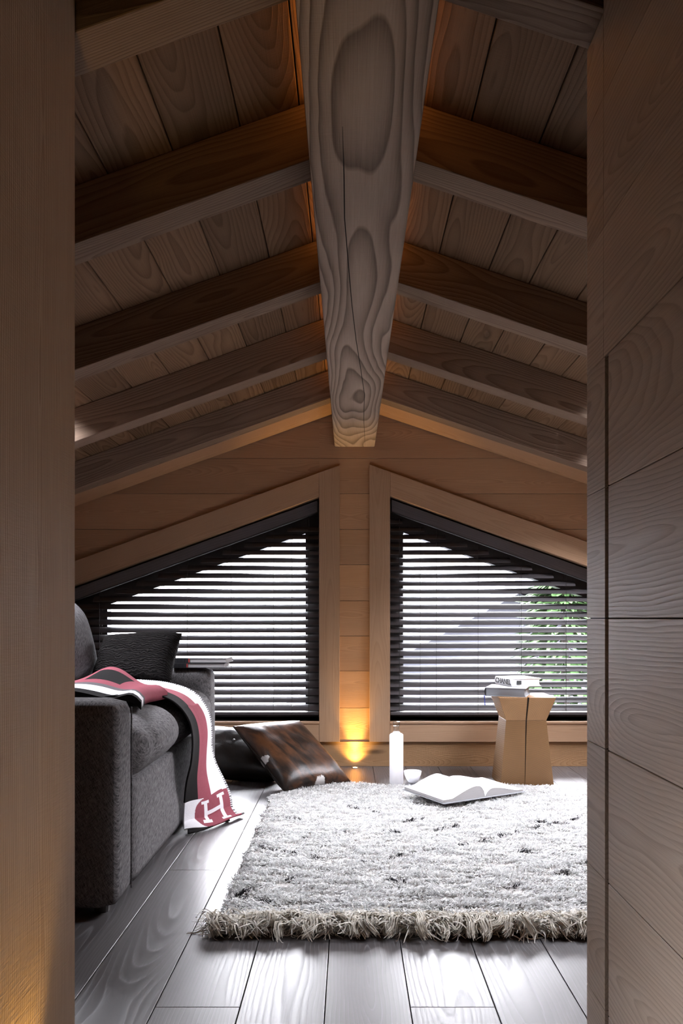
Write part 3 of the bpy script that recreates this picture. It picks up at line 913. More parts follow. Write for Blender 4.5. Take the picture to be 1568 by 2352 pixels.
m.grid(rows, lambda i, j: 0); m.add(rows[0][:-1], [tuple(range(42))]); m.build('folded_layer', THM, throw, smooth=True)

# ------------------------------------------------------------------ cushions
kb = NB('ribbed_charcoal_plush')
tcn = kb.n('ShaderNodeTexCoord'); sp = kb.n('ShaderNodeSeparateXYZ'); kb.l(tcn.outputs['Object'], sp.inputs[0])
wob = kb.noise(tcn.outputs['Object'], 26, 2, .6)
rib = kb.math('SINE', kb.math('ADD', kb.math('MULTIPLY', sp.outputs['Z'], 560), kb.math('MULTIPLY', wob, 22)))
ribn = kb.math('MULTIPLY', kb.math('ADD', rib, 1), .5)
fz = kb.noise(tcn.outputs['Object'], 380, 2, .6)
col = kb.mix(kb.math('MULTIPLY', ribn, fz), (.004, .0035, .0035), (.026, .023, .022))
kb.principled(col, .9, kb.bump(kb.math('ADD', ribn, kb.math('MULTIPLY', fz, .5)), .9, .005), .08)
M['plush'] = kb.mat
r = empty('throw_pillow', (-.965, 3.42, .552)); r.rotation_euler = (math.radians(-40), math.radians(-3), math.radians(-8))
tag(r, 'charcoal ribbed plush pillow leaning in the far corner of the sofa', 'pillow')
m = MB(); pillow_grid(m, .375, .285, .15, 30, .06, seed=2)
welded(m.build('cover', M['plush'], r, smooth=True))
m = MB()
for k in range(520):                                      # short plush fuzz along the rim
    e = random.randrange(4); u = random.uniform(-1, 1)
    x, z = ((u * .185, .279) if e == 0 else (u * .185, .006) if e == 1 else (.182, .142 + u * .135) if e == 2 else (-.182, .142 + u * .135))
    dx, dz = ((0, 1) if e == 0 else (0, -1) if e == 1 else (1, 0) if e == 2 else (-1, 0))
    kx = .93 if e > 1 and abs(u) < .8 else 1.0
    p = Vector((x * kx, random.uniform(-.012, .012), z)); L = random.uniform(.006, .013)
    m.tube([p, p + Vector((dx * L + random.uniform(-.004, .004), random.uniform(-.004, .004), dz * L + random.uniform(-.004, .004)))], [.0011, .0004], 3, caps=False)
tag(m.build('fuzz', M['plush'], r), kind='stuff')

def cowhide(name, c_dark, c_rust, spots, amt=.5):
    b = NB(name)
    tcn = b.n('ShaderNodeTexCoord'); co = tcn.outputs['Object']
    mp = b.n('ShaderNodeMapping'); b.l(co, mp.inputs[0]); mp.inputs['Rotation'].default_value = (0, math.radians(28), 0)
    st = b.noise(b.vmul(mp.outputs[0], (26, 26, 7)), 1.0, 3, .6, .6)
    hair = b.noise(b.vmul(mp.outputs[0], (520, 520, 40)), 1.0, 2, .6)
    big = b.noise(co, 5, 2, .5)
    f = b.math('ADD', b.math('MULTIPLY', st, .7), b.math('MULTIPLY', big, .35))
    mr = b.n('ShaderNodeMapRange'); b.l(f, mr.inputs[0]); mr.inputs[1].default_value = .44; mr.inputs[2].default_value = .64; mr.inputs[4].default_value = amt * 2
    col = b.mix(mr.outputs[0], c_dark, c_rust)
    col = b.mix(b.math('MULTIPLY', hair, .5), col, tuple(x * .4 for x in c_dark))
    for (x, z, rr) in spots:
        s_ = b.n('ShaderNodeSeparateXYZ'); b.l(co, s_.inputs[0])
        dx = b.math('SUBTRACT', s_.outputs[0], x); dz = b.math('SUBTRACT', s_.outputs[2], z)
        d = b.math('SQRT', b.math('ADD', b.math('MULTIPLY', dx, dx), b.math('MULTIPLY', dz, dz)))
        d = b.math('ADD', d, b.math('MULTIPLY', b.math('SUBTRACT', b.noise(co, 34, 3, .6), .5), .035))
        q = b.n('ShaderNodeMapRange'); b.l(d, q.inputs[0]); q.inputs[1].default_value = rr * .85; q.inputs[2].default_value = rr
        q.inputs[3].default_value = 1; q.inputs[4].default_value = 0
        col = b.mix(q.outputs[0], col, (.62, .60, .58))
    b.principled(col, .34, b.bump(hair, .35, .002), .38); return b.mat
M['cow1'] = cowhide('brindle_cowhide', (.012, .007, .0045), (.105, .042, .017), ((.015, .008, .030), (-.240, .19, .024)))
M['cow2'] = cowhide('black_cowhide', (.005, .0045, .0045), (.022, .013, .008), ((.21, .06, .03), (.16, .10, .016)), .3)

def place_frame(o, p0, ex, ez):
    """put o so that its local x runs along ex and z along ez"""
    ex = Vector(ex).normalized(); ez = Vector(ez); ey = ez.cross(ex).normalized(); ez = ex.cross(ey).normalized()
    mt = Matrix((ex, ey, ez)).transposed().to_4x4(); mt.translation = Vector(p0); o.matrix_world = mt
r = empty('cowhide_cushion', (0, 0, 0))
tag(r, 'brown brindle cowhide cushion tilted beside the rug, left of the pier', 'cushion', 'cowhide cushions on the floor')
place_frame(r, (-.157, 3.915, .010), (.30, .19, 0), (-.178, .282, .27))
m = MB(); pillow_grid(m, .39, .45, .12, 30, .05, seed=5)
m.v = [(x - .25 * z, y, z) for (x, y, z) in m.v]; welded(m.build('hide_cover', M['cow1'], r, smooth=True))
m = MB(); 
m.tube([(-.194, 0, .006), (-.186 - .055, 0, .22), (-.194 - .111, 0, .444)], .004, 6); m.build('seam', M['cow2'], r)
r = empty('cowhide_cushion', (0, 0, 0))
tag(r, 'black cowhide cushion lying between the sofa end and the brindle cushion', 'cushion', 'cowhide cushions on the floor')
place_frame(r, (-.60, 4.03, .035), (.42, .03, -.045), (.05, .26, .19))
m = MB(); pillow_grid(m, .46, .32, .17, 28, .05, seed=9); welded(m.build('hide_cover', M['cow2'], r, smooth=True))
m = MB(); m.lathe([(.001, -.094), (.007, -.093), (.009, -.088)], 12, 0, 0); o = m.build('button', M['foot'], r, smooth=True); o.rotation_euler = (math.radians(90), 0, 0); o.location = (-.02, 0, .17)
o.rotation_euler = (math.radians(-90), 0, 0); 

# ------------------------------------------------------------------ rug
RX0, RX1, RY0, RY1, RZ = -.372, 1.26, 2.125, 3.93, .014
rug = empty('shaggy_rug', ((RX0 + RX1) / 2, (RY0 + RY1) / 2, 0))
tag(rug, 'thick white shaggy wool rug with thin broken dark lines and a fringed edge', 'rug')
RO = Vector(rug.location)
yb = NB('wool_yarn')
ca = yb.n('ShaderNodeAttribute'); ca.attribute_name = 'yarn'
yb.principled(ca.outputs['Color'], .9, None, .1, **{'Sheen Weight': .1})
M['yarn'] = yb.mat
M['rug_base'] = plain('rug_backing', (.42, .40, .38), .95, .1)
# broken dark lines, in floor coordinates
dash_px = [((598, 1936), (751, 1966)), ((840, 1972), (955, 1949)), ((955, 1949), (1089, 1927)), ((1089, 1927), (1216, 1898)), ((775, 1900), (800, 1904)), ((880, 1899), (915, 1905)),
           ((698, 1915), (707, 1918)), ((543, 2043), (585, 2029)), ((548, 2045), (623, 2064)), ((720, 2092), (745, 2099)), ((1146, 2035), (1194, 2021)), ((1188, 1946), (1236, 1953)),
           ((1283, 2000), (1300, 1996)), ((1344, 1978), (1352, 1970)), ((800, 1845), (880, 1860)), ((640, 1868), (690, 1876)), ((930, 1880), (975, 1872)), ((1010, 2075), (1024, 2078)),
           ((1216, 1898), (1330, 1870)), ((1000, 1900), (1050, 1890)), ((660, 2012), (690, 2004)), ((900, 2010), (930, 2016)), ((950, 1838), (1000, 1846)), ((1230, 1880), (1300, 1884))]
dash = [(on_floor(*a, .03), on_floor(*b_, .03)) for a, b_ in dash_px]
def dark_mask(P):
    mk = np.zeros(len(P), bool)
    for k, (a, b_) in enumerate(dash):
        a = np.array(a[:2]); b2 = np.array(b_[:2]); d = b2 - a; L = np.dot(d, d)
        t = np.clip(((P - a) @ d) / L, 0, 1); q = P - (a + t[:, None] * d)
        dist = np.sqrt((q ** 2).sum(1))
        ph = np.sin(t * math.sqrt(L) * 55 + k * 1.7) + np.sin(t * math.sqrt(L) * 131 + k)
        mk |= (dist < .0075 + .004 * np.sin(t * 40 + k)) & ((ph > -.1) | (math.sqrt(L) < .12))
    return mk
def vnoise(P, s, seed):
    out = np.empty(len(P))
    for i, p in enumerate(P): out[i] = mnoise.noise(Vector((p[0] * s, p[1] * s, seed)))
    return out
def ribbons(name, base, dirs, length, width, seg, colors, parent, droop, curl, offset, path=None):
    """many yarn ribbons as ONE mesh: base Nx3, dirs Nx3"""
    N = len(base); t = np.linspace(0, 1, seg + 1)
    side = np.stack([-dirs[:, 1], dirs[:, 0], np.zeros(N)], 1); nn = np.linalg.norm(side, axis=1, keepdims=True); nn[nn < 1e-6] = 1; side /= nn
    ang = rng.uniform(-.9, .9, N)
    side = side * np.cos(ang)[:, None] + np.array([0, 0, 1.0]) * np.sin(ang)[:, None]
    pts = base[:, None, :] + dirs[:, None, :] * (length[:, None] * t)[:, :, None]
    pts[:, :, 2] -= (droop[:, None] * t ** 2)
    cv = rng.normal(0, 1, (N, 1, 3)) * curl[:, None, None]
    pts += cv * np.sin(t * rng.uniform(2, 5, (N, 1)))[:, :, None]
    pts[:, :, 2] = np.maximum(pts[:, :, 2], .002)
    if path is not None: pts = path
    wv = (width[:, None] * (1 - .55 * t ** 3))
    a = pts + side[:, None, :] * wv[:, :, None] / 2; b_ = pts - side[:, None, :] * wv[:, :, None] / 2
    V = np.stack([a, b_], 2).reshape(-1, 3) - np.array(offset)
    k = np.arange(seg); n0 = (np.arange(N) * (seg + 1) * 2)[:, None]
    q = np.stack([n0 + k * 2, n0 + k * 2 + 1, n0 + k * 2 + 3, n0 + k * 2 + 2], 2).reshape(-1, 4)
    me = bpy.data.meshes.new(name)
    me.vertices.add(len(V)); me.vertices.foreach_set('co', V.astype(np.float32).ravel())
    me.loops.add(q.size); me.loops.foreach_set('vertex_index', q.astype(np.int32).ravel())
    me.polygons.add(len(q)); me.polygons.foreach_set('loop_start', (np.arange(len(q)) * 4).astype(np.int32))
    me.polygons.foreach_set('use_smooth', np.ones(len(q), dtype=bool))
    me.materials.append(M['yarn'])
    c = np.repeat(colors, (seg + 1) * 2, axis=0); c = np.concatenate([c, np.ones((len(c), 1))], 1).astype(np.float32)
    at2 = me.attributes.new('yarn', 'FLOAT_COLOR', 'POINT'); at2.data.foreach_set('color', c.ravel())
    me.update(calc_edges=True); me.validate()
    o = bpy.data.objects.new(name, me); COL.objects.link(o); o.parent = parent; return o
def rug_edge_wave(y): return .006 * np.sin(y * 19) + .005 * np.sin(y * 47 + 1)
m = MB()
NXg, NYg = 40, 44
def rug_far(x): return 3.72 + (RY1 - 3.72) * min(1.0, max(0.0, (x - RX0) / .30)) ** .8
def skew(x, y): return RY0 + (y - RY0) * (rug_far(x) - RY0) / (RY1 - RY0)
def rz(x, y):
    e = min(x - RX0, RX1 - x, y - RY0, RY1 - y); e = max(0, min(1, e / .03))
    hump = .012 * math.exp(-((x + .05) / .16) ** 2 - ((y - 3.90) / .06) ** 2)
    return .006 + (RZ - .006 + .004 * mnoise.noise(Vector((x * 5, y * 5, 2)))) * e + hump
P = [[Vector((RX0 + (RX1 - RX0) * j / NXg, RY0 + (RY1 - RY0) * i / NYg, 0)) for j in range(NXg + 1)] for i in range(NYg + 1)]
m.grid([[Vector((p.x, skew(p.x, p.y), rz(p.x, p.y))) - RO for p in row] for row in P])
ob = m.build('backing', M['rug_base'], rug, smooth=True)
sd = ob.modifiers.new('thick', 'SOLIDIFY'); sd.thickness = .005; sd.offset = -1
NT = 170000
# visible part is denser
xy = np.stack([rng.uniform(RX0, RX1, NT), RY0 + (RY1 - RY0) * rng.uniform(0, 1, NT) ** 1.25], 1)
xy[:, 0] += rug_edge_wave(xy[:, 1]) * (np.abs(xy[:, 0] - RX0) < .05)
zb_ = np.array([rz(p[0], p[1]) for p in xy])
xy[:, 1] = [skew(p[0], p[1]) for p in xy]
fa = vnoise(xy, 9, 1.0) * 1.6 + vnoise(xy, 28, 5.0) * 1.3
fl_ = vnoise(xy, 16, 9.0)
row = np.array([mnoise.noise(Vector((p[0] * 7, p[1] * 34, 3.0))) for p in xy]) + .6 * np.array([mnoise.noise(Vector((p[0] * 22, p[1] * 75, 8.0))) for p in xy])
zb_ = zb_ + .0055 * row
ang = -math.pi / 2 + fa + rng.normal(0, .45, NT)
lean = np.clip(.80 + .35 * fl_ - .45 * row + rng.normal(0, .12, NT), .2, 1.25)
dirs = np.stack([np.cos(ang) * np.sin(lean), np.sin(ang) * np.sin(lean), np.cos(lean)], 1)
Lh = rng.uniform(.016, .027, NT) * (1 + .25 * fl_)
colr = np.repeat(np.array([[.79, .79, .785]]), NT, 0) * rng.uniform(.86, 1.08, (NT, 1))
mk = dark_mask(xy); colr[mk] = np.array([.02, .02, .024])
tag(ribbons('pile', np.column_stack([xy, zb_ - .002]), dirs, Lh, rng.uniform(.0022, .0038, NT), 4, np.clip(colr, 0, .91), rug, rng.uniform(.002, .010, NT), np.full(NT, .0018), RO), kind='stuff')
NG = 92                                                   # locks of yarn along the near edge
gx = np.linspace(RX0 - .004, RX1, NG) + rng.normal(0, .004, NG)
ga = -math.pi / 2 + 1.0 * np.sin(np.arange(NG) * .37 + .8) + rng.normal(0, .5, NG); ga[:3] -= .5
gl_ = rng.uniform(.062, .100, NG); gp = rng.uniform(0, 6.28, NG); gz = rng.uniform(.014, .034, NG); gs = rng.uniform(.5, 1.0, NG)
NF = NG * 64; gi = np.repeat(np.arange(NG), 64); tt = np.linspace(0, 1, 13)
ox = rng.normal(0, .0085, NF); oz = rng.normal(0, .0045, NF)
fb = np.stack([gx[gi] + ox, np.full(NF, RY0 + .014) + rng.uniform(-.006, .016, NF), np.maximum(gz[gi] + oz, .004)], 1)
fd = np.stack([np.cos(ga[gi]), np.sin(ga[gi]), rng.uniform(.0, .25, NF)], 1); fl2 = gl_[gi] * rng.uniform(.75, 1.1, NF)
fp = fb[:, None, :] + fd[:, None, :] * (fl2[:, None] * tt)[:, :, None]
prp = np.stack([-np.sin(ga[gi]), np.cos(ga[gi]), np.zeros(NF)], 1)
fp += prp[:, None, :] * (np.sin(tt * 7.5 + gp[gi][:, None]) * .014 * tt * gs[gi][:, None] - (ox * .55)[:, None] * tt * np.sin(ga[gi])[:, None] * -1 + rng.normal(0, .0016, (NF, 1)) * np.sin(tt * 9))[:, :, None]
fp[:, :, 2] += .016 * np.sin(tt * math.pi) * gs[gi][:, None] - fb[:, 2][:, None] * .75 * tt ** 2 + .003 * np.sin(tt * 11 + gp[gi][:, None])
fp[:, :, 2] = np.maximum(fp[:, :, 2], .003)
fdr = fd / np.linalg.norm(fd, axis=1, keepdims=True)
cf = np.repeat(np.array([[.70, .66, .58]]), NF, 0) * rng.uniform(.75, 1.12, (NF, 1)) * rng.uniform(.85, 1.08, NG)[gi][:, None]
tag(ribbons('fringe', fb, fdr, fl2, rng.uniform(.0026, .0040, NF), 12, np.clip(cf, 0, .85), rug, np.zeros(NF), np.zeros(NF), RO, path=fp), kind='stuff')

NL = 5200                                                 # loose curls over the near edge
lx = rng.uniform(RX0 - .012, RX1, NL); ly = RY0 + rng.normal(.004, .016, NL) + .008 * np.sin(lx * 23)
an_ = np.where(rng.random(NL) < .5, 0, math.pi) + rng.normal(0, .75, NL) - .25 * np.sign(rng.random(NL) - .3)
le = rng.uniform(1.15, 1.65, NL)
tag(ribbons('edge_curls', np.stack([lx, ly, rng.uniform(.012, .040, NL)], 1), np.stack([np.cos(an_) * np.sin(le), np.sin(an_) * np.sin(le), np.cos(le)], 1), rng.uniform(.03, .06, NL),
            rng.uniform(.0028, .0042, NL), 8, np.repeat(np.array([[.78, .75, .69]]), NL, 0) * rng.uniform(.8, 1.1, (NL, 1)), rug, rng.uniform(.01, .035, NL), np.full(NL, .009), RO), kind='stuff')

# ------------------------------------------------------------------ stool of one oak block
st = empty('wooden_stool', (.894, 4.07, 0))
tag(st, 'solid oak hourglass block stool with a long crack, right of the open book', 'stool')
SB_ = Vector(st.location)
def sect(hw, hd, z): return [(-hw, -hd, z), (hw, -hd, z), (hw, hd, z), (-hw, hd, z)]
wz, tz = .332, .451
secs = [sect(.135, .120, 0), sect(.102, .098, wz), sect(.1445, .128, tz)]
for nm, a, b_, lo in (('lower_block', secs[0], secs[1], 0), ('upper_block', secs[1], secs[2], 1)):
    m = MB()
    # front face split by the crack: build front as two slabs with a notch between
    def face_x(sec, t): return sec[0][0] + (sec[1][0] - sec[0][0]) * t
    cr_t = (.50, .515) if lo else (.455, .50)
    zs2 = [a[0][2], b_[0][2]]
    w0, w1 = (.0008, .0032) if not lo else (.0032, .0045)
    vs = []
    for sec, t, wv in ((a, cr_t[0] if not lo else .50, w0), (b_, cr_t[1], w1)):
        xc = face_x(sec, t); yf = sec[0][1]; z = sec[0][2]
        vs += [sec[0], (xc - wv, yf, z), (xc, yf + .03, z), (xc + wv, yf, z), sec[1], sec[2], sec[3]]
    n = 7
    fs = [tuple(range(n)), tuple(range(2 * n - 1, n - 1, -1))] + [(i, (i + 1) % n, (i + 1) % n + n, i + n) for i in range(n)]
    g = [(v[0] * 1.0 + .02, v[2] * .9 + (.10 if not lo else -.28), v[1] * 1.2 + 7.0) for v in vs] if True else None
    m.add(vs, fs, g, .95 if lo else .0)
    m.build(nm, M['stool'], st, bevel=.0015, seg=1)
    m = MB()
    q = []
    for sec, t, wv in ((a, cr_t[0] if not lo else .50, w0), (b_, cr_t[1], w1)):
        xc = face_x(sec, t); q += [(xc - wv * .9, sec[0][1] + .004, sec[0][2] + .001), (xc + wv * .9, sec[0][1] + .004, sec[0][2] - (.001 if sec is b_ else -.001))]
    m.add(q, [(0, 1, 3, 2)]); m.build('crack', M['dark'], st)

# ------------------------------------------------------------------ books
PAPER = plain('book_paper', (.58, .58, .58), .8, .2)
def pages_mat(name, c1, c2, axis='z', dens=900):
    b = NB(name); tcn = b.n('ShaderNodeTexCoord'); sp = b.n('ShaderNodeSeparateXYZ'); b.l(tcn.outputs['Object'], sp.inputs[0])
    w = b.n('ShaderNodeTexNoise', noise_dimensions='1D'); b.l(b.math('MULTIPLY', sp.outputs[2], dens), w.inputs['W']); w.inputs['Scale'].default_value = 1
    w.inputs['Detail'].default_value = 2
    b.principled(b.mix(w.outputs['Fac'], c1, c2), .8, b.bump(w.outputs['Fac'], .2, .0006), .15); return b.mat
M['pages'] = pages_mat('page_edges', (.22, .215, .215), (.46, .45, .45))
M['cloth_grey'] = plain('grey_cloth_cover', (.30, .31, .33), .8, .2)
M['cover_white'] = plain('white_cover', (.80, .80, .80), .45, .4)
M['cover_black'] = plain('black_cover', (.012, .012, .014), .5, .4)
M['red'] = plain('red_headband', (.35, .03, .03), .7)
M['ribbon'] = plain('blue_ribbon', (.015, .03, .30), .6)
M['ink'] = plain('black_print', (.01, .01, .01), .6)
M['label_grey'] = plain('dark_grey_label', (.035, .037, .038), .6)

def closed_book(name, label, cat, loc, rz_, w, l, t, cover, spine_mat=None, group=None, cov=.0028, pages=None, fore='x+'):
    """spine on the -x side; local x across (w), y along the spine (l), z up (t); origin at the base centre"""
    r = empty(name, loc, rz_); tag(r, label, cat, group)
    m = MB(); n = 9; ft = .012
    pts = []
    for i in range(n):
        z = cov + (t - 2 * cov) * i / (n - 1); q = 1 - ((i / (n - 1)) * 2 - 1) ** 2
        pts.append((w / 2 - .004 - ft * q * .45, z))
    poly = [(-w / 2 + .004, t - cov)] + [(-w / 2 + .004, cov)] + pts
    m.prism(poly, 'y', -l / 2 + .003, l / 2 - .003); m.build('page_block', pages or M['pages'], r)
    m = MB(); m.box(-w / 2, w / 2, -l / 2, l / 2, 0, cov); m.build('back_cover', cover, r, bevel=.0006)
    m = MB(); m.box(-w / 2, w / 2, -l / 2, l / 2, t - cov, t); m.build('front_cover', cover, r, bevel=.0006)
    m = MB(); sp_ = []
    for i in range(9):
        z = t * i / 8; q = 1 - ((i / 8) * 2 - 1) ** 2; sp_.append((-w / 2 - .0045 * q, z))
    inn = [(-w / 2 + .0035, t - .0001), (-w / 2 + .0035, .0001)]
    m.prism(sp_ + inn, 'y', -l / 2, l / 2); m.build('spine', spine_mat or cover, r)
    return r
ST = tz + .0006
b1 = closed_book('book', 'grey clothbound book with a blue ribbon marker, lower of the two on the stool', 'book',
                 (.826, 4.085, ST), math.radians(-19), .205, .215, .044, M['cloth_grey'], M['cover_black'], 'books on the stool', .0028, pages_mat('shaded_page_edges', (.12, .125, .135), (.24, .245, .26)))  # darker pages: shade on the tail edge put into the colour
m = MB(); rbx = -.1025
m.grid([[(rbx - .002 + dx, -.100 + .004 * k, .004 - z) for dx in (-.0022, .0022)] for k, z in enumerate((.0, .010, .02, .03, .042, .054))]); o = m.build('ribbon_marker', M['ribbon'], b1)
so = o.modifiers.new('thick', 'SOLIDIFY'); so.thickness = .0006
o.location = (-.003, -.006, 0)
b2 = closed_book('book', 'thick white book with black lettering on its spine, topmost on the stool', 'book',
                 (.893, 4.165, ST + .0446), math.radians(14), .165, .20, .041, M['cover_white'], M['cover_white'], 'books on the stool', .003, M['cover_white'])
m = MB(); m.box(-.055, -.029, -.1006, -.0995, .010, .030); m.build('cover_label', M['label_grey'], b2)
def text_part(txt, name, size, mat, parent, loc, rot, sx_=1.0, depth=.0004, bold=.0):
    cu = bpy.data.curves.new(name, 'FONT'); cu.body = txt; cu.size = size; cu.extrude = depth; cu.offset = bold; cu.align_x = 'CENTER'; cu.align_y = 'CENTER'
    tmp = bpy.data.objects.new(name, cu); COL.objects.link(tmp)
    bpy.context.view_layer.update()
    me = bpy.data.meshes.new_from_object(tmp.evaluated_get(bpy.context.evaluated_depsgraph_get()))
    bpy.data.objects.remove(tmp, do_unlink=True)
    me.materials.clear(); me.materials.append(mat); me.name = name
    o = bpy.data.objects.new(name, me); COL.objects.link(o); o.parent = parent; o.location = loc; o.rotation_euler = rot; o.scale = (sx_, 1, 1); return o
text_part('CHANEL', 'spine_lettering', .038, M['ink'], b2, (-.0825 - .0046, -.003, .0205), (math.radians(90), 0, math.radians(-90)), 1.28, .0006, .0008)

BK = .6095
def arm_book(label, x, y, z, rz_, l=.25, w=.17, t=.022):
    r = empty('hardback_book', (x, y, z), rz_); tag(r, label, 'book', 'books on the sofa arm')
    m = MB(); m.box(-l / 2 + .075, l / 2 - .004, -w / 2 + .003, w / 2 - .003, .0022, t - .0022); m.build('page_block', M['pages'], r)
    m = MB(); m.box(-l / 2 + .005, l / 2, -w / 2, w / 2, 0, .0022); m.build('back_cover', M['cover_black'], r, bevel=.0005)
    m = MB(); m.box(-l / 2 + .005, l / 2, -w / 2, w / 2, t - .0022, t); m.build('front_cover', M['cover_black'], r, bevel=.0005)
    m = MB(); m.box(-l / 2, -l / 2 + .068, -w / 2 - .001, w / 2 + .001, .0, t + .0006); 
    for k in range(3): m.box(-l / 2 + .012 + k * .017, -l / 2 + .018 + k * .017, -w / 2 - .0022, -w / 2 - .001, .0015, t - .001)
    m.build('spine_case', M['cover_black'], r, bevel=.002)
    m = MB(); m.box(-l / 2 + .0682, -l / 2 + .0745, -w / 2 + .0005, w / 2 - .0005, .0023, t - .0023); m.build('headband', M['red'], r)
    return r
ARMZ = .6165
arm_book('black hardback with pale page edges lying on the sofa arm, under another book', -.712, 3.765, ARMZ, math.radians(1))
arm_book('black hardback with pale page edges, topmost of two on the sofa arm', -.700, 3.768, ARMZ + .0232, math.radians(-2))

# open book lying on the rug
ob_ = empty('open_book', (.615, 3.55, .036)); tag(ob_, 'large open book with white pages lying on the rug in front of the stool', 'book')
ob_.rotation_euler = (math.radians(2), math.radians(1), math.radians(34))
PW, PL = .245, .285
def leaf_top(u, sd_):
    # u 0 at the gutter .. 1 at the fore-edge
    hgt = .030 if sd_ < 0 else .020
    fat = .044 if sd_ < 0 else .026
    return .006 + hgt * (u ** .001 if u > 0 else 0) * 0 + (fat * math.sin(min(1, u * 1.25) ** .55 * math.pi) * .9 + (.014 if sd_ < 0 else .010) * (1 - u) * min(1, u * 8) + (.010 if sd_ < 0 else .006) * u)
for sd_, nm in ((-1, 'left_pages'), (1, 'right_pages')):
    m = MB(); n = 28; poly_t = []; poly_b = []
    for i in range(n + 1):
        u = i / n
        poly_t.append((sd_ * (u * PW + .001), leaf_top(u, sd_))); poly_b.append((sd_ * (u * PW + .001), .004))
    poly = poly_b + poly_t[::-1]
    if sd_ < 0: poly = poly[::-1]
    m.prism(poly, 'y', 0.004, PL - .004)
    m.build(nm, [M['pages2'] if 'pages2' in M else M['pages']], ob_, smooth=False)
    m = MB()
    m.grid([[(sd_ * (i / n * (PW) + .0012), yy, leaf_top(i / n, sd_) + .0006) for i in range(n + 1)] for yy in (.003, PL / 2, PL - .003)])
    o = m.build('page', PAPER, ob_, smooth=True)
    m = MB(); m.box(min(0, sd_ * (PW + .007)), max(0, sd_ * (PW + .007)), -.003, PL + .003, 0, .0038); m.build('cover', M['cloth_grey'], ob_, bevel=.0008)

# ------------------------------------------------------------------ bottle and bowl
wb = NB('frosted_white_glass')
df_ = wb.n('ShaderNodeBsdfDiffuse'); df_.inputs[0].default_value = (.85, .86, .88, 1)
tl = wb.n('ShaderNodeBsdfTranslucent'); tl.inputs[0].default_value = (.92, .93, .95, 1)
gl = wb.n('ShaderNodeBsdfGlossy'); gl.inputs['Roughness'].default_value = .12
m1 = wb.n('ShaderNodeMixShader'); m1.inputs[0].default_value = .72; wb.l(df_.outputs[0], m1.inputs[1]); wb.l(tl.outputs[0], m1.inputs[2])
m2 = wb.n('ShaderNodeMixShader'); m2.inputs[0].default_value = .07; wb.l(m1.outputs[0], m2.inputs[1]); wb.l(gl.outputs[0], m2.inputs[2]); wb.l(m2.outputs[0], wb.out.inputs['Surface'])
M['frost'] = wb.mat
cg = NB('clear_glass'); tr = cg.n('ShaderNodeBsdfTransparent'); tr.inputs[0].default_value = (.93, .95, .95, 1); gl = cg.n('ShaderNodeBsdfGlossy'); gl.inputs['Roughness'].default_value = .05
lw = cg.n('ShaderNodeLayerWeight'); lw.inputs[0].default_value = .35
mx = cg.n('ShaderNodeMixShader'); cg.l(lw.outputs['Facing'], mx.inputs[0]); cg.l(tr.outputs[0], mx.inputs[1]); cg.l(gl.outputs[0], mx.inputs[2]); cg.l(mx.outputs[0], cg.out.inputs['Surface'])
M['clear'] = cg.mat
bt = empty('glass_bottle', (.239, 4.02, 0)); tag(bt, 'tall white frosted glass bottle standing at the far edge of the rug', 'bottle')
m = MB(); m.lathe([(.001, .004), (.030, .0), (.0345, .004), (.0355, .02), (.0355, .248), (.0345, .254), (.030, .2585), (.021, .262), (.0165, .268)], 36)
m.build('body', M['frost'], bt, smooth=True)
m = MB(); m.lathe([(.0165, .268), (.0155, .278), (.0155, .296)], 28); m.build('neck', M['clear'], bt, smooth=True)
m = MB(); m.lathe([(.001, .297), (.0175, .297), (.0185, .300), (.0185, .318), (.0165, .3215), (.001, .3218)], 28); m.build('stopper', M['clear'], bt, smooth=True)
bwl = empty('small_bowl', (.326, 4.065, 0)); tag(bwl, 'small white bowl beside the bottle on the floor', 'bowl')
m = MB(); m.lathe([(.001, .004), (.020, .0), (.024, .003), (.034, .018), (.043, .040), (.0465, .058), (.0445, .058), (.040, .040), (.030, .019), (.018, .009), (.001, .008)], 36)
m.build('bowl_body', M['frost'], bwl, smooth=True)

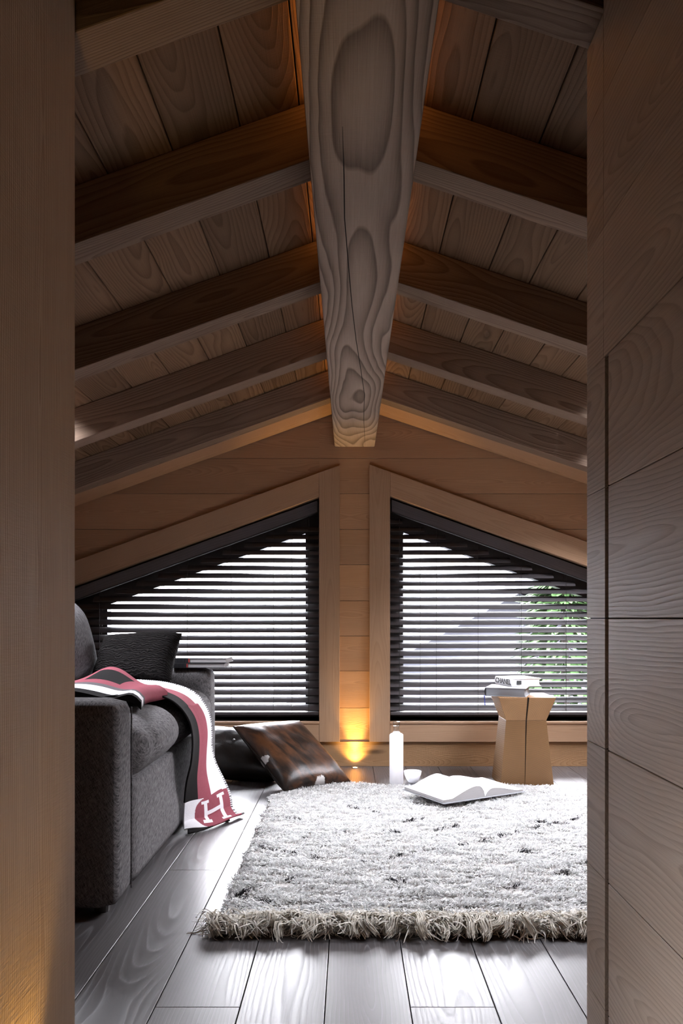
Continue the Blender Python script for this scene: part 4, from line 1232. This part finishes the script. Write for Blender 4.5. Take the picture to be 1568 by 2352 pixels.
# ------------------------------------------------------------------ outside
g = MB(); g.box(-40, 40, 4.9, 60, -2.6, -2.5); tag(g.build('ground', plain('alpine_ground', (.16, .165, .16), .95, .05)), kind='structure')
hs = empty('neighbour_chalet', (2.43, 13.5, -2.5)); tag(hs, 'grey gabled chalet seen between the slats of the right window', 'house')
m = MB(); m.prism([(-3.4, 0), (3.4, 0), (3.4, 1.9), (0, 3.72), (-3.4, 1.9)], 'y', -2.2, 3.5, (1, 0, 0)); m.build('wall', plain('chalet_wall', (.045, .046, .058), .8), hs)
m = MB()
for s_ in (-1, 1):
    poly = [(0, 3.77), (s_ * 4.0, 1.63), (s_ * 4.0, 1.83), (0, 3.97)]
    m.prism(poly if s_ > 0 else poly[::-1], 'y', -3.0, 3.8, (0, 1, 0))
m.build('roof', plain('slate_roof', (.05, .055, .065), .7), hs)
leafm = plain('spruce_leaves', (.018, .042, .011), .7, .2); barkm = plain('bark', (.05, .04, .03), .9)
for k, (x, y, hgt, rad_) in enumerate(((2.25, 8.2, 4.5, 1.3),)):
    t_ = empty('spruce_tree', (x, y, -2.5))
    tag(t_, 'green spruce outside the right window, seen between the slats', 'tree')
    m = MB(); m.tube([(0, 0, 0), (0, 0, hgt * .95)], [.09, .02], 8); m.build('trunk', barkm, t_)
    V_ = []; F_ = []
    for q in range(5200):
        h_ = random.uniform(.12, 1) ; a = random.uniform(0, 6.283); rr = rad_ * (1 - h_) * math.sqrt(random.uniform(.1, 1)) + .05
        p = Vector((rr * math.cos(a), rr * math.sin(a), h_ * hgt - .25 * rr)); d1 = Vector((math.cos(a), math.sin(a), random.uniform(-.7, .1))) * random.uniform(.12, .24); d2 = Vector((-math.sin(a), math.cos(a), random.uniform(-.4, .4))) * random.uniform(.03, .06)
        n0 = len(V_); V_ += [p - d2, p + d2, p + d1]; F_.append((n0, n0 + 1, n0 + 2))
    m = MB(); m.add(V_, F_); m.build('foliage', leafm, t_, fixn=False)

# small pieces belong to the part that carries them
for child, part in (('head_rail_edge', 'head_rail'), ('stopper', 'neck'), ('headband', 'spine_case'), ('spine_lettering', 'spine'), ('lens', 'bezel'),
                    ('button', 'hide_cover'), ('fuzz', 'cover'), ('seam', 'base'), ('edge_curls', 'fringe')):
    for o in list(bpy.data.objects):
        if o.name.split('.')[0] == child and o.parent:
            for q in o.parent.children:
                if q.name.split('.')[0] == part: o.parent = q; break
for o in list(bpy.data.objects):
    if o.name.split('.')[0] == 'page':
        side_ = 'left_pages' if sum(v.co.x for v in o.data.vertices) < 0 else 'right_pages'
        for q in o.parent.children:
            if q.name.split('.')[0] == side_: o.parent = q; break
